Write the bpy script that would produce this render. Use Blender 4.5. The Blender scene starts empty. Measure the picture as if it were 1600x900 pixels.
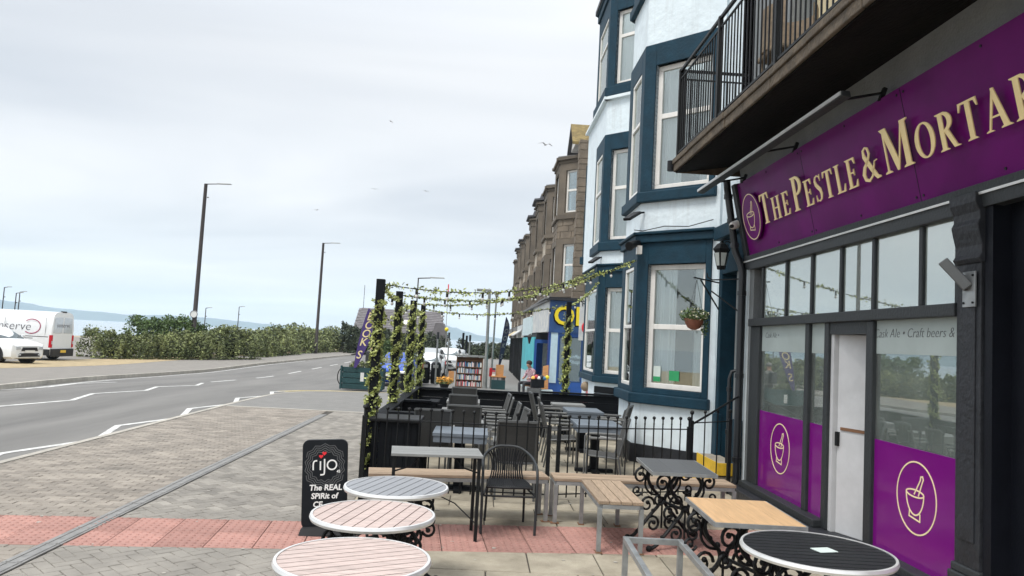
import bpy, bmesh, math, random
from mathutils import Vector, Matrix
rad = math.radians
random.seed(11)
S = bpy.context.scene
COL = S.collection
# ------------------------------------------------------------------ camera
cam_d = bpy.data.cameras.new('camera'); cam = bpy.data.objects.new('camera', cam_d); COL.objects.link(cam)
cam_d.sensor_width = 36; cam_d.lens = 36*1155/1600; cam_d.clip_start = .05; cam_d.clip_end = 20000
def _d(x, y): return Vector(((x-800)/1155, -(y-450)/1155, -1))
_Y = _d(750, 531).normalized()
_U = _d(1750, 585).cross(_Y).normalized()
if _U.y < 0: _U = -_U
_X = _Y.cross(_U)
cam.matrix_world = Matrix.Translation((0, 0, 1.85)) @ Matrix((_X, _Y, _U)).to_4x4()
S.camera = cam
# ------------------------------------------------------------------ sky, sun, exposure
SUN_EL, SUN_AZ = 60, 222          # azimuth measured from +Y towards +X
W = bpy.data.worlds.new('World'); S.world = W; W.use_nodes = True
nt = W.node_tree; nt.nodes.clear()
def N(t, tp, **k):
    n = t.nodes.new(tp)
    for a, b in k.items(): setattr(n, a, b)
    return n
wo = N(nt, 'ShaderNodeOutputWorld'); wb = N(nt, 'ShaderNodeBackground')
sky = N(nt, 'ShaderNodeTexSky', sky_type='NISHITA', sun_disc=False)
sky.sun_elevation = rad(SUN_EL); sky.sun_rotation = rad(SUN_AZ)
tc = N(nt, 'ShaderNodeTexCoord'); sx = N(nt, 'ShaderNodeSeparateXYZ'); nt.links.new(tc.outputs['Generated'], sx.inputs[0])
zz = N(nt, 'ShaderNodeMath', operation='MAXIMUM'); nt.links.new(sx.outputs['Z'], zz.inputs[0]); zz.inputs[1].default_value = 0
za = N(nt, 'ShaderNodeMath', operation='ADD'); nt.links.new(zz.outputs[0], za.inputs[0]); za.inputs[1].default_value = .16
dv = N(nt, 'ShaderNodeVectorMath', operation='DIVIDE')
cz = N(nt, 'ShaderNodeCombineXYZ')
for i in range(3): nt.links.new(za.outputs[0], cz.inputs[i])
nt.links.new(tc.outputs['Generated'], dv.inputs[0]); nt.links.new(cz.outputs[0], dv.inputs[1])
mp = N(nt, 'ShaderNodeMapping'); mp.inputs['Rotation'].default_value = (0, 0, rad(-20)); mp.inputs['Scale'].default_value = (.55, 1.15, 1); mp.inputs['Location'].default_value = (3.1, .7, 0)
nt.links.new(dv.outputs[0], mp.inputs[0])
n1 = N(nt, 'ShaderNodeTexNoise'); n1.inputs['Scale'].default_value = .9; n1.inputs['Detail'].default_value = 4; n1.inputs['Roughness'].default_value = .45; n1.inputs['Distortion'].default_value = .5
nt.links.new(mp.outputs[0], n1.inputs['Vector'])
cr = N(nt, 'ShaderNodeValToRGB'); e = cr.color_ramp.elements
e[0].position = .36; e[0].color = (.43, .452, .48, 1); e[1].position = .62; e[1].color = (.585, .595, .603, 1)
nt.links.new(n1.outputs['Fac'], cr.inputs[0])
# thinner, bluer band close to the horizon
hb = N(nt, 'ShaderNodeMapRange'); hb.inputs[1].default_value = .0; hb.inputs[2].default_value = .16; hb.inputs[3].default_value = .45; hb.inputs[4].default_value = .0
nt.links.new(zz.outputs[0], hb.inputs[0])
hm = N(nt, 'ShaderNodeMixRGB'); hm.inputs[2].default_value = (.53, .59, .62, 1)
nt.links.new(hb.outputs[0], hm.inputs[0]); nt.links.new(cr.outputs[0], hm.inputs[1])
# overcast sky is brighter overhead
zb = N(nt, 'ShaderNodeMapRange'); zb.inputs[1].default_value = .35; zb.inputs[2].default_value = 1; zb.inputs[3].default_value = 1; zb.inputs[4].default_value = 2.4
nt.links.new(zz.outputs[0], zb.inputs[0])
zm = N(nt, 'ShaderNodeMixRGB', blend_type='MULTIPLY'); zm.inputs[0].default_value = 1
nt.links.new(hm.outputs[0], zm.inputs[1]); nt.links.new(zb.outputs[0], zm.inputs[2])
sk = N(nt, 'ShaderNodeMixRGB', blend_type='MULTIPLY'); sk.inputs[0].default_value = 1; sk.inputs[2].default_value = (.1, .1, .1, 1)
nt.links.new(sky.outputs[0], sk.inputs[1])
mx = N(nt, 'ShaderNodeMixRGB'); mx.inputs[0].default_value = .9
nt.links.new(sk.outputs[0], mx.inputs[1]); nt.links.new(zm.outputs[0], mx.inputs[2])
nt.links.new(mx.outputs[0], wb.inputs[0]); wb.inputs[1].default_value = 1.0
nt.links.new(wb.outputs[0], wo.inputs[0])
sd = bpy.data.lights.new('sun', 'SUN'); sd.energy = 1.5; sd.angle = rad(18); sd.color = (1, .96, .9)
so = bpy.data.objects.new('sun', sd); COL.objects.link(so)
_sv = Vector((math.sin(rad(SUN_AZ))*math.cos(rad(SUN_EL)), math.cos(rad(SUN_AZ))*math.cos(rad(SUN_EL)), math.sin(rad(SUN_EL))))
so.rotation_euler = _sv.to_track_quat('Z', 'Y').to_euler(); so.location = (0, 0, 40)
V = S.view_settings; V.view_transform = 'Standard'; V.look = 'None'; V.exposure = .76; V.gamma = 1; V.use_curve_mapping = False
S.cycles.volume_bounces = 2

# ------------------------------------------------------------------ helpers
def srgb(h):
    h = h.lstrip('#'); o = []
    for i in (0, 2, 4):
        c = int(h[i:i+2], 16)/255; o.append(c/12.92 if c <= .04045 else ((c+.055)/1.055)**2.4)
    return tuple(o)
MATS = {}
def mat(name, c, r=.6, m=0, var=.15, sc=5, bump=0, bs=60, rnd=0, isl=0, stretch=(1, 1, 1), spec=.5, c2=None, coat=0, streak=0, trans=0, chips=0):
    """procedural paint / stone / wood: mottled colour, fine relief, per-object and per-piece tone"""
    if isinstance(c, str): c = srgb(c)
    if isinstance(c2, str): c2 = srgb(c2)
    M = bpy.data.materials.new(name); M.use_nodes = True; t = M.node_tree; L = t.links
    b = t.nodes['Principled BSDF']; tcn = N(t, 'ShaderNodeTexCoord'); mpn = N(t, 'ShaderNodeMapping'); mpn.inputs['Scale'].default_value = stretch
    L.new(tcn.outputs['Object'], mpn.inputs[0])
    nz = N(t, 'ShaderNodeTexNoise'); nz.inputs['Scale'].default_value = sc; nz.inputs['Detail'].default_value = 7; nz.inputs['Roughness'].default_value = .62
    L.new(mpn.outputs[0], nz.inputs['Vector'])
    rp = N(t, 'ShaderNodeValToRGB'); rp.color_ramp.elements[0].position = .28; rp.color_ramp.elements[1].position = .72
    lo = tuple(x*(1-var) for x in c); hi = c2 if c2 else tuple(min(1, x*(1+var)) for x in c)
    rp.color_ramp.elements[0].color = (*lo, 1); rp.color_ramp.elements[1].color = (*hi, 1)
    L.new(nz.outputs['Fac'], rp.inputs[0]); col = rp.outputs[0]
    for amt, kind in ((rnd, 'o'), (isl, 'i')):
        if amt:
            src = N(t, 'ShaderNodeObjectInfo').outputs['Random'] if kind == 'o' else N(t, 'ShaderNodeNewGeometry').outputs['Random Per Island']
            mr = N(t, 'ShaderNodeMapRange'); mr.inputs[3].default_value = 1-amt; mr.inputs[4].default_value = 1+amt; L.new(src, mr.inputs[0])
            mu = N(t, 'ShaderNodeMixRGB', blend_type='MULTIPLY'); mu.inputs[0].default_value = 1
            L.new(col, mu.inputs[1]); L.new(mr.outputs[0], mu.inputs[2]); col = mu.outputs[0]
    if streak:      # rain streaks and grime with a run of their own
        m3 = N(t, 'ShaderNodeMapping'); m3.inputs['Scale'].default_value = (9, 9, .55); L.new(tcn.outputs['Object'], m3.inputs[0])
        n3 = N(t, 'ShaderNodeTexNoise'); n3.inputs['Scale'].default_value = 1; n3.inputs['Detail'].default_value = 6; n3.inputs['Roughness'].default_value = .7; L.new(m3.outputs[0], n3.inputs['Vector'])
        r3 = N(t, 'ShaderNodeMapRange'); r3.inputs[1].default_value = .5; r3.inputs[2].default_value = .8; r3.inputs[3].default_value = 0; r3.inputs[4].default_value = streak; L.new(n3.outputs['Fac'], r3.inputs[0])
        x3 = N(t, 'ShaderNodeMixRGB'); x3.inputs[2].default_value = (.26, .25, .22, 1); L.new(r3.outputs[0], x3.inputs[0]); L.new(col, x3.inputs[1]); col = x3.outputs[0]
    if chips:       # flaked paint showing the pale coat below
        n4 = N(t, 'ShaderNodeTexNoise'); n4.inputs['Scale'].default_value = 7; n4.inputs['Detail'].default_value = 8; n4.inputs['Roughness'].default_value = .72; L.new(tcn.outputs['Object'], n4.inputs['Vector'])
        r4 = N(t, 'ShaderNodeMapRange'); r4.inputs[1].default_value = chips; r4.inputs[2].default_value = chips+.015; L.new(n4.outputs['Fac'], r4.inputs[0])
        x4 = N(t, 'ShaderNodeMixRGB'); x4.inputs[2].default_value = (.5, .58, .6, 1); L.new(r4.outputs[0], x4.inputs[0]); L.new(col, x4.inputs[1]); col = x4.outputs[0]
    L.new(col, b.inputs['Base Color'])
    b.inputs['Metallic'].default_value = m; b.inputs['Specular IOR Level'].default_value = spec; b.inputs['Coat Weight'].default_value = coat
    if trans:
        b.inputs['Subsurface Weight'].default_value = 0
    rr = N(t, 'ShaderNodeMapRange'); rr.inputs[3].default_value = max(.02, r*.8); rr.inputs[4].default_value = min(1, r*1.2); L.new(nz.outputs['Fac'], rr.inputs[0]); L.new(rr.outputs[0], b.inputs['Roughness'])
    if bump:
        n2 = N(t, 'ShaderNodeTexNoise'); n2.inputs['Scale'].default_value = bs; n2.inputs['Detail'].default_value = 5; L.new(mpn.outputs[0], n2.inputs['Vector'])
        bp = N(t, 'ShaderNodeBump'); bp.inputs['Strength'].default_value = bump; bp.inputs['Distance'].default_value = .02
        L.new(n2.outputs['Fac'], bp.inputs['Height']); L.new(bp.outputs[0], b.inputs['Normal'])
    MATS[name] = M; return M
def glass(name, tint, refl=.3, rough=.01, pale_sheen=0):
    M = bpy.data.materials.new(name); M.use_nodes = True; t = M.node_tree; t.nodes.clear(); L = t.links
    o = N(t, 'ShaderNodeOutputMaterial'); g = N(t, 'ShaderNodeBsdfGlossy'); g.inputs['Roughness'].default_value = rough; g.inputs['Color'].default_value = (.95, 1, .98, 1)
    tr = N(t, 'ShaderNodeBsdfTransparent'); tr.inputs[0].default_value = (*tint, 1)
    f = N(t, 'ShaderNodeFresnel'); f.inputs[0].default_value = 1.5
    mr = N(t, 'ShaderNodeMapRange'); mr.inputs[3].default_value = refl; mr.inputs[4].default_value = 1; L.new(f.outputs[0], mr.inputs[0])
    m = N(t, 'ShaderNodeMixShader'); L.new(mr.outputs[0], m.inputs[0]); L.new(tr.outputs[0], m.inputs[1]); L.new(g.outputs[0], m.inputs[2]); out = m.outputs[0]
    if pale_sheen:      # pale diffuse mixed in to imitate a milky sky reflection
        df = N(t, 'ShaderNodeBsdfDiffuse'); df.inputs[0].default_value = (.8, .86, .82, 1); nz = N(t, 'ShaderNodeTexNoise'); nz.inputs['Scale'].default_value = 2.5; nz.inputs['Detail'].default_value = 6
        L.new(N(t, 'ShaderNodeTexCoord').outputs['Object'], nz.inputs['Vector']); dm = N(t, 'ShaderNodeMapRange'); dm.inputs[1].default_value = .3; dm.inputs[2].default_value = .7; dm.inputs[3].default_value = pale_sheen*.7; dm.inputs[4].default_value = pale_sheen*1.3; L.new(nz.outputs['Fac'], dm.inputs[0])
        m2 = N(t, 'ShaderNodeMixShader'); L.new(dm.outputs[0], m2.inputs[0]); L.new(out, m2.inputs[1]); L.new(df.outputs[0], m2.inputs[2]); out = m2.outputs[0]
    L.new(out, o.inputs[0])
    MATS[name] = M; return M
OFF = {}
class MB:
    def __init__(s): s.v = []; s.f = []
    def add(s, vs, fs):
        o = len(s.v); s.v += [tuple(v) for v in vs]; s.f += [tuple(i+o for i in f) for f in fs]; return s
    def hexa(s, c):   # 8 corners: bottom ring 0-3, top ring 4-7
        return s.add(c, [(3, 2, 1, 0), (4, 5, 6, 7), (0, 1, 5, 4), (1, 2, 6, 5), (2, 3, 7, 6), (3, 0, 4, 7)])
    def box(s, x0, x1, y0, y1, z0, z1):
        return s.hexa([(x0, y0, z0), (x1, y0, z0), (x1, y1, z0), (x0, y1, z0), (x0, y0, z1), (x1, y0, z1), (x1, y1, z1), (x0, y1, z1)])
    def bar(s, p, q, w, h=None, up=(0, 0, 1)):
        p = Vector(p); q = Vector(q); h = h or w; d = (q-p).normalized(); u = Vector(up)
        if abs(d.dot(u)) > .97: u = Vector((0, 1, 0))
        a = d.cross(u).normalized(); b = a.cross(d); a *= w/2; b *= h/2
        return s.hexa([p-a-b, p+a-b, p+a+b, p-a+b, q-a-b, q+a-b, q+a+b, q-a+b])
    def tube(s, pts, r, n=8, cap=True, closed=False):
        pts = [Vector(p) for p in pts]; m = len(pts); rs = r if isinstance(r, (list, tuple)) else [r]*m
        vs = []; prev = None
        for i, p in enumerate(pts):
            if closed: d = (pts[(i+1) % m]-pts[i-1]).normalized()
            else: d = (pts[min(i+1, m-1)]-pts[max(i-1, 0)]).normalized()
            if prev is None:
                u = Vector((0, 0, 1)) if abs(d.z) < .9 else Vector((0, 1, 0)); a = d.cross(u).normalized()
            else: a = (prev-d*prev.dot(d)).normalized()
            prev = a; b = d.cross(a)
            for k in range(n):
                t = 2*math.pi*k/n; vs.append(p+(a*math.cos(t)+b*math.sin(t))*rs[i])
        fs = []
        for i in range(m if closed else m-1):
            j = (i+1) % m
            for k in range(n): fs.append((i*n+k, i*n+(k+1) % n, j*n+(k+1) % n, j*n+k))
        if cap and not closed: fs += [tuple(range(n-1, -1, -1)), tuple((m-1)*n+k for k in range(n))]
        return s.add(vs, fs)
    def cyl(s, p, q, r, n=12, r2=None): return s.tube([p, q], [r, r if r2 is None else r2], n)
    def lathe(s, prof, n=16, at=(0, 0, 0), sx=1, sy=1):
        vs = []; m = len(prof)
        for r, z in prof:
            for k in range(n):
                t = 2*math.pi*k/n; vs.append((at[0]+r*sx*math.cos(t), at[1]+r*sy*math.sin(t), at[2]+z))
        fs = [(i*n+k, i*n+(k+1) % n, (i+1)*n+(k+1) % n, (i+1)*n+k) for i in range(m-1) for k in range(n)]
        fs += [tuple(range(n-1, -1, -1)), tuple((m-1)*n+k for k in range(n))]
        return s.add(vs, fs)
    def ball(s, c, r, n=8, sz=1, sx=1, sy=1):
        h = n//2+1
        return s.lathe([(max(1e-4, r*math.sin(math.pi*i/h)), -r*sz*math.cos(math.pi*i/h)) for i in range(h+1)], n, c, sx, sy)
    def prism(s, poly, d0, d1, fn):   # poly of (u,v); fn(u,v,d)->point
        n = len(poly); vs = [fn(u, v, d0) for u, v in poly]+[fn(u, v, d1) for u, v in poly]
        return s.add(vs, [tuple(range(n-1, -1, -1)), tuple(range(n, 2*n))]+[(i, (i+1) % n, n+(i+1) % n, n+i) for i in range(n)])
    def quad(s, a, b, c, d): return s.add([a, b, c, d], [(0, 1, 2, 3)])
    def grid(s, rows):
        m = len(rows[0]); return s.add([p for r in rows for p in r], [(i*m+k, i*m+k+1, (i+1)*m+k+1, (i+1)*m+k) for i in range(len(rows)-1) for k in range(m-1)])
    def mesh(s, name, off=None):
        me = bpy.data.meshes.new(name)
        vs = s.v if off is None else [(x-off[0], y-off[1], z-off[2]) for x, y, z in s.v]
        me.from_pydata(vs, [], s.f); me.update(); return me
    def build(s, name, m, parent=None, smooth=False, bevel=0, kind=None, angle=40, fix=True):
        off = OFF.get(parent.name) if parent else None
        me = s.mesh(name, off)
        if fix and len(s.f) < 4000:
            bm = bmesh.new(); bm.from_mesh(me); bmesh.ops.recalc_face_normals(bm, faces=bm.faces); bm.to_mesh(me); bm.free()
        if smooth:
            for p in me.polygons: p.use_smooth = True
            try: me.set_sharp_from_angle(angle=rad(angle))
            except Exception: pass
        me.materials.append(MATS[m] if isinstance(m, str) else m)
        o = bpy.data.objects.new(name, me); COL.objects.link(o)
        if parent:
            o.parent = parent
            if off is not None: OFF[o.name] = off
        if bevel:
            b = o.modifiers.new('b', 'BEVEL'); b.width = bevel; b.segments = 2; b.limit_method = 'ANGLE'
        if kind: o['kind'] = kind
        return o
def tag(o, label, cat, group=None):
    o['label'] = label; o['category'] = cat
    if group: o['group'] = group
    return o
def thing(name, label, cat, loc=(0, 0, 0), rz=0, group=None, world=False):
    o = bpy.data.objects.new(name, None); COL.objects.link(o); o.location = loc; o.rotation_euler = (0, 0, rz); o.empty_display_size = .2
    if world: OFF[o.name] = Vector(loc)
    return tag(o, label, cat, group)
def copy_tree(o, parent=None):
    c = o.copy(); COL.objects.link(c); c.parent = parent
    for ch in list(o.children): copy_tree(ch, c)
    return c
def dup(o, loc, rz, label, group=None, scale=None):
    c = copy_tree(o); c.location = loc; c.rotation_euler = (0, 0, rz); c['label'] = label
    if group: c['group'] = group
    if scale: c.scale = scale
    return c
def structure(o): o['kind'] = 'structure'; return o
def zg(Y):                      # the street dips gently away from the pub
    if Y < 17.6: return 0.
    if Y < 40: t = (Y-17.6)/22.4; return -.45*t*t*(3-2*t)
    return -.45
def text_polys(body, size, extrude=.004, spacing=1, offset=0, shear=0):
    cu = bpy.data.curves.new('t', 'FONT'); cu.body = body; cu.size = size; cu.extrude = extrude; cu.space_character = spacing; cu.offset = offset; cu.shear = shear
    cu.align_x = 'CENTER'; cu.align_y = 'CENTER'; cu.resolution_u = 3
    ob = bpy.data.objects.new('t', cu); COL.objects.link(ob)
    bpy.context.view_layer.update()
    me = bpy.data.meshes.new_from_object(ob.evaluated_get(bpy.context.evaluated_depsgraph_get()))
    r = ([tuple(v.co) for v in me.vertices], [tuple(p.vertices) for p in me.polygons])
    bpy.data.objects.remove(ob); bpy.data.curves.remove(cu); bpy.data.meshes.remove(me); return r
def text(mb, body, size, fn, **k):
    v, f = text_polys(body, size, **k); return mb.add([fn(*p) for p in v], f)
class Pl:     # vertical plane A->B with inward normal; pt(s,z,d): d>0 goes into the wall
    def __init__(s, A, B, inward):
        s.A = Vector(A); d = Vector(B)-s.A; s.len = d.length; s.d = d/s.len; n = Vector((-s.d.y, s.d.x)); s.n = n if n.dot(Vector(inward)) > 0 else -n
    def pt(s, u, z, d=0): p = s.A+s.d*u+s.n*d; return (p.x, p.y, z)
    def box(s, mb, u0, u1, z0, z1, d0, d1):
        return mb.hexa([s.pt(u0, z0, d0), s.pt(u1, z0, d0), s.pt(u1, z0, d1), s.pt(u0, z0, d1), s.pt(u0, z1, d0), s.pt(u1, z1, d0), s.pt(u1, z1, d1), s.pt(u0, z1, d1)])
    def wall(s, mb, u0, u1, z0, z1, holes, d0=0, d1=.25):
        us = sorted({u0, u1, *[h[0] for h in holes], *[h[1] for h in holes]}); zs = sorted({z0, z1, *[h[2] for h in holes], *[h[3] for h in holes]})
        for a, b in zip(us, us[1:]):
            run = None
            for c, e in zip(zs, zs[1:]):
                m = ((a+b)/2, (c+e)/2)
                if any(h[0] < m[0] < h[1] and h[2] < m[1] < h[3] for h in holes):
                    if run: s.box(mb, a, b, run[0], run[1], d0, d1); run = None
                else: run = (run[0], e) if run else (c, e)
            if run: s.box(mb, a, b, run[0], run[1], d0, d1)
        return mb
def window(root, P, u0, u1, z0, z1, d, fm, gm, transoms=(), mullions=(), fw=.07, back='room_dark', curtain=None, name='window', depth=.4):
    """frame (part) > panes, an unlit room or a curtain behind"""
    mb = MB(); zs = [z0, *transoms, z1]; us = [u0, *mullions, u1]
    P.box(mb, u0, u1, z0, z0+fw, d, d+.07); P.box(mb, u0, u1, z1-fw, z1, d, d+.07)
    P.box(mb, u0, u0+fw, z0+fw, z1-fw, d, d+.07); P.box(mb, u1-fw, u1, z0+fw, z1-fw, d, d+.07)
    for t in transoms: P.box(mb, u0+fw, u1-fw, t-fw/2, t+fw/2, d+.002, d+.068)
    zz_ = [z0+fw]+[x for t in transoms for x in (t-fw/2, t+fw/2)]+[z1-fw]
    for m_ in mullions:
        for a, b in zip(zz_[::2], zz_[1::2]): P.box(mb, m_-fw/2, m_+fw/2, a, b, d+.004, d+.066)
    f = mb.build(name, fm, root, bevel=.008 if root.name.startswith(('white', 'pub')) else 0)
    uu = [u0+fw]+[x for t in mullions for x in (t-fw/2, t+fw/2)]+[u1-fw]
    for a, b in zip(uu[::2], uu[1::2]):
        for c, e in zip(zz_[::2], zz_[1::2]):
            P.box(MB(), a, b, c, e, d+.03, d+.04).build('pane', gm, f)
    if back:
        P.box(MB(), u0, u1, z0, z1, d+depth, d+depth+.02).build('room', back, f)
    if curtain:
        mb = MB()
        for (a, b) in curtain:
            n = 24
            rows = [[P.pt(a+(b-a)*i/n, z, d+.14+.025*math.sin(i*1.7)+.01*math.sin(i*.7)) for i in range(n+1)] for z in (z0+.05, (z0+z1)/2, z1-.05)]
            mb.grid(rows)
        mb.build('curtain', 'curtain', f, smooth=True)
    return f
# ------------------------------------------------------------------ materials
mat('asphalt', (.165, .16, .152), .85, var=.3, sc=1.1, bump=.5, bs=160, stretch=(1, .1, 1))
mat('asphalt_path', (.22, .205, .185), .9, var=.15, sc=2, bump=.4, bs=140)
mat('tarmac_footway', (.2, .195, .185), .9, var=.15, sc=2.5, bump=.4, bs=140)
mat('mortar', (.06, .052, .043), .95, var=.3, sc=14, bump=.4)
mat('block_grey', (.25, .232, .205), .88, var=.26, sc=2.2, bump=.5, bs=120, isl=.22)
mat('block_brown', (.262, .232, .198), .88, var=.26, sc=1.6, bump=.5, bs=120, isl=.2)
mat('tactile', (.38, .205, .172), .85, var=.24, sc=3, bump=.4, bs=110, rnd=.13)
mat('flag', (.36, .315, .235), .88, var=.36, sc=3.2, bump=.5, bs=70, rnd=.16, c2=(.43, .385, .3))
mat('kerb', (.4, .375, .33), .85, var=.2, sc=4, bump=.4, bs=90, rnd=.1)
mat('drain_metal', (.27, .265, .255), .6, m=.4, var=.25, sc=8, bump=.3)
mat('paint_white', (.6, .6, .58), .7, var=.32, sc=5, bump=.3, bs=150)
mat('paint_yellow', (.55, .44, .2), .7, var=.2, sc=9)
mat('dry_grass', (.38, .3, .18), .95, var=.25, sc=3, bump=.8, bs=60)
mat('earth', (.3, .26, .19), .95, var=.25, sc=.3, bump=.6, bs=8)
mat('sea', (.3, .36, .4), .18, var=.1, sc=.02, bump=.25, bs=.6, spec=.6)
mat('hill', (.09, .13, .13), .95, var=.3, sc=.01)
mat('white_render', (.7, .79, .84), .8, var=.07, sc=3, bump=.8, bs=7, streak=.3)
mat('white_strip', (.74, .82, .85), .8, var=.06, sc=4, bump=.4, bs=30)
mat('teal', (.007, .036, .06), .6, spec=.25, chips=.69, var=.25, sc=5, bump=.35, bs=24)
mat('teal_dark', (.004, .02, .03), .6, var=.16, sc=5, bump=.3, bs=30)
mat('upvc', (.78, .765, .73), .35, var=.06, sc=4, streak=.25)
mat('pub_grey', (.03, .034, .037), .5, spec=.35, var=.18, sc=4, bump=.25, bs=40)
mat('pub_wall', (.2, .215, .22), .75, var=.2, sc=3, bump=.5, bs=40)
mat('pub_black', (.024, .026, .031), .5, spec=.35, var=.25, sc=5, bump=.5, bs=22)
mat('door_black', (.005, .006, .01), .5, spec=.2, var=.2, sc=4, bump=.1)
mat('purple', (.13, .004, .125), .3, var=.25, sc=1.6, spec=.06)
mat('purple_film', (.18, .006, .19), .12, var=.06, sc=2, spec=.35)
mat('gold', (.95, .73, .34), .35, var=.08, sc=8)
mat('gold_line', (.95, .76, .48), .4, var=.04)
mat('door_white', (.58, .59, .6), .5, var=.1, sc=4)
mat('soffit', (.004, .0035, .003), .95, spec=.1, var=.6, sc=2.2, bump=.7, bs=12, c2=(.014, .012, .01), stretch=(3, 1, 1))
mat('slab_edge', (.1, .078, .055), .9, var=.45, sc=7, bump=.8, bs=26)
mat('iron_black', (.008, .009, .01), .5, spec=.25, var=.3, sc=14, bump=.25, bs=80)
mat('pipe_black', (.012, .014, .017), .35, var=.2, sc=8)
mat('galv', (.33, .345, .35), .45, m=.55, var=.25, sc=9, bump=.1)
mat('alu', (.78, .78, .77), .35, m=.5, var=.1, sc=8)
mat('slat_pink', (.5, .4, .365), .55, var=.28, sc=9, rnd=.06, stretch=(1, 8, 1), bump=.1)
mat('slat_grey', (.27, .28, .3), .5, var=.12, sc=6, rnd=.06, stretch=(1, 8, 1), bump=.1)
mat('slat_black', (.012, .013, .015), .45, spec=.3, var=.2, sc=6, rnd=.1, stretch=(8, 1, 1), bump=.1)
mat('bench_wood', (.36, .27, .19), .8, var=.28, sc=5, rnd=.14, stretch=(1.5, 14, 14), bump=.4, bs=30)
mat('bench_wood_y', (.36, .28, .2), .8, var=.28, sc=5, rnd=.14, stretch=(14, 1.5, 14), bump=.4, bs=30)
mat('oak_top', (.56, .36, .19), .5, var=.16, sc=3, rnd=.08, stretch=(12, 1.2, 1), bump=.1)
mat('grey_top', (.1, .105, .11), .55, var=.2, sc=6, rnd=.08, stretch=(1, 5, 1), bump=.1)
mat('table_grey', (.23, .235, .23), .6, var=.16, sc=5, rnd=.08, stretch=(1, 10, 1), bump=.15)
mat('table_blue', (.16, .19, .225), .55, var=.14, sc=4, rnd=.1, bump=.1)
mat('mesh_grey', (.075, .075, .073), .85, spec=.2, var=.1, sc=40, bump=.4, bs=220)
mat('frame_grey', (.14, .145, .145), .4, m=.4, var=.1)
mat('rattan', (.012, .013, .015), .55, spec=.3, var=.3, sc=30)
mat('black_timber', (.006, .0075, .01), .65, spec=.16, var=.3, sc=6, rnd=.15, stretch=(2, 12, 12), bump=.3, bs=30)
mat('plastic_black', (.008, .009, .011), .5, spec=.3, var=.15)
mat('rubber', (.012, .012, .013), .8, var=.2)
mat('sign_black', (.006, .008, .011), .4, spec=.25, var=.1)
mat('sign_grey', (.085, .088, .09), .4, var=.1)
mat('print_white', (.8, .8, .78), .5, var=.03)
mat('print_red', (.7, .02, .03), .4, var=.03)
mat('leaf_ivy', (.26, .35, .055), .5, var=.5, sc=9, isl=.6, c2=(.6, .64, .24))
mat('leaf_hedge', (.085, .14, .045), .6, var=.55, sc=1.1, isl=.7, c2=(.3, .33, .13))
mat('leaf_bush', (.065, .125, .03), .6, var=.4, sc=1.2, isl=.5, c2=(.13, .2, .06))
mat('leaf_dark', (.03, .05, .025), .6, var=.4, sc=.5, isl=.4, c2=(.07, .09, .045))
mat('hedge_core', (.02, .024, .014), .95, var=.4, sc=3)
mat('bark', (.07, .05, .035), .9, var=.3, bump=.5)
mat('flower_pale', (.72, .7, .5), .6, var=.15, isl=.2)
mat('flower_orange', (.8, .42, .08), .6, var=.3, isl=.3)
mat('terracotta', (.26, .1, .06), .8, var=.2)
mat('bulb', (.75, .75, .72), .15, var=.05)
mat('wire', (.012, .012, .012), .6)
mat('curtain', (.8, .82, .84), .9, var=.05)
mat('pale_backing', (.5, .58, .56), .12, var=.05, sc=2)  # pale tone imitating bright sky reflection in the upper lights
mat('blind', (.82, .82, .72), .8, var=.05, sc=2)
mat('room_dark', (.02, .024, .028), .9, var=.4, sc=2)
mat('room_mid', (.16, .19, .2), .9, var=.4, sc=1.5)
mat('room_pale', (.38, .44, .43), .9, var=.15, sc=1.2)
mat('cream_wall', (.62, .52, .33), .8, var=.1)
mat('stone', (.17, .14, .108), .92, var=.35, sc=2, bump=.8, bs=18, isl=.22)
mat('stone_dressed', (.125, .105, .082), .9, var=.28, sc=1.5, bump=.4, bs=20, rnd=.15)
mat('stone_mortar', (.4, .35, .28), .95, var=.2)
mat('slate', (.07, .07, .078), .7, var=.2, sc=3, bump=.4, bs=20)
mat('slate_house', (.15, .14, .145), .75, var=.14, sc=3, bump=.3, bs=20, isl=.12)
mat('lichen_roof', (.2, .15, .06), .9, var=.5, sc=6)
mat('lead', (.16, .16, .16), .7, var=.2)
mat('blue_paint', (.02, .065, .19), .5, var=.35, sc=3, bump=.2)
mat('blue_bright', (.022, .09, .33), .45, var=.15)
mat('pale_blue', (.45, .6, .68), .7, var=.12)
mat('faded_white', (.5, .56, .62), .8, var=.25, sc=3, c2=(.72, .7, .64))
mat('turquoise', (.07, .45, .5), .6, var=.14, rnd=.12)
mat('pale_board', (.5, .6, .62), .7, var=.15, rnd=.1)
mat('yellow_letter', (.8, .62, .02), .5, var=.06)
mat('yellow_step', (.72, .46, .03), .6, var=.2, sc=8)
mat('step_stone', (.3, .27, .22), .9, var=.25, bump=.4)
mat('car_white', (.78, .8, .81), .25, var=.03, coat=.6)
mat('car_silver', (.45, .47, .48), .3, m=.3, var=.05, coat=.5)
mat('car_blue', (.008, .07, .42), .3, var=.06, coat=.2)
mat('car_dark', (.02, .022, .026), .3, var=.1, coat=.5)
mat('car_trim', (.012, .012, .014), .55, var=.15)
mat('lens_red', (.5, .008, .02), .2, var=.1)
mat('lens_clear', (.6, .63, .66), .1, var=.1, m=.3)
mat('plate_yellow', (.75, .5, .05), .5, var=.05)
mat('plate_white', (.75, .75, .72), .5, var=.05)
mat('logo_dark', (.06, .05, .07), .5)
mat('logo_wine', (.35, .015, .09), .5)
mat('planter_green', (.01, .05, .055), .65, var=.25, sc=3, rnd=.12, bump=.2)
mat('flag_purple', (.055, .03, .16), .7, var=.15, sc=3)
mat('flag_navy', (.02, .018, .05), .7, var=.15, sc=3)
mat('cream_letter', (.75, .62, .32), .6, var=.05)
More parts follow.
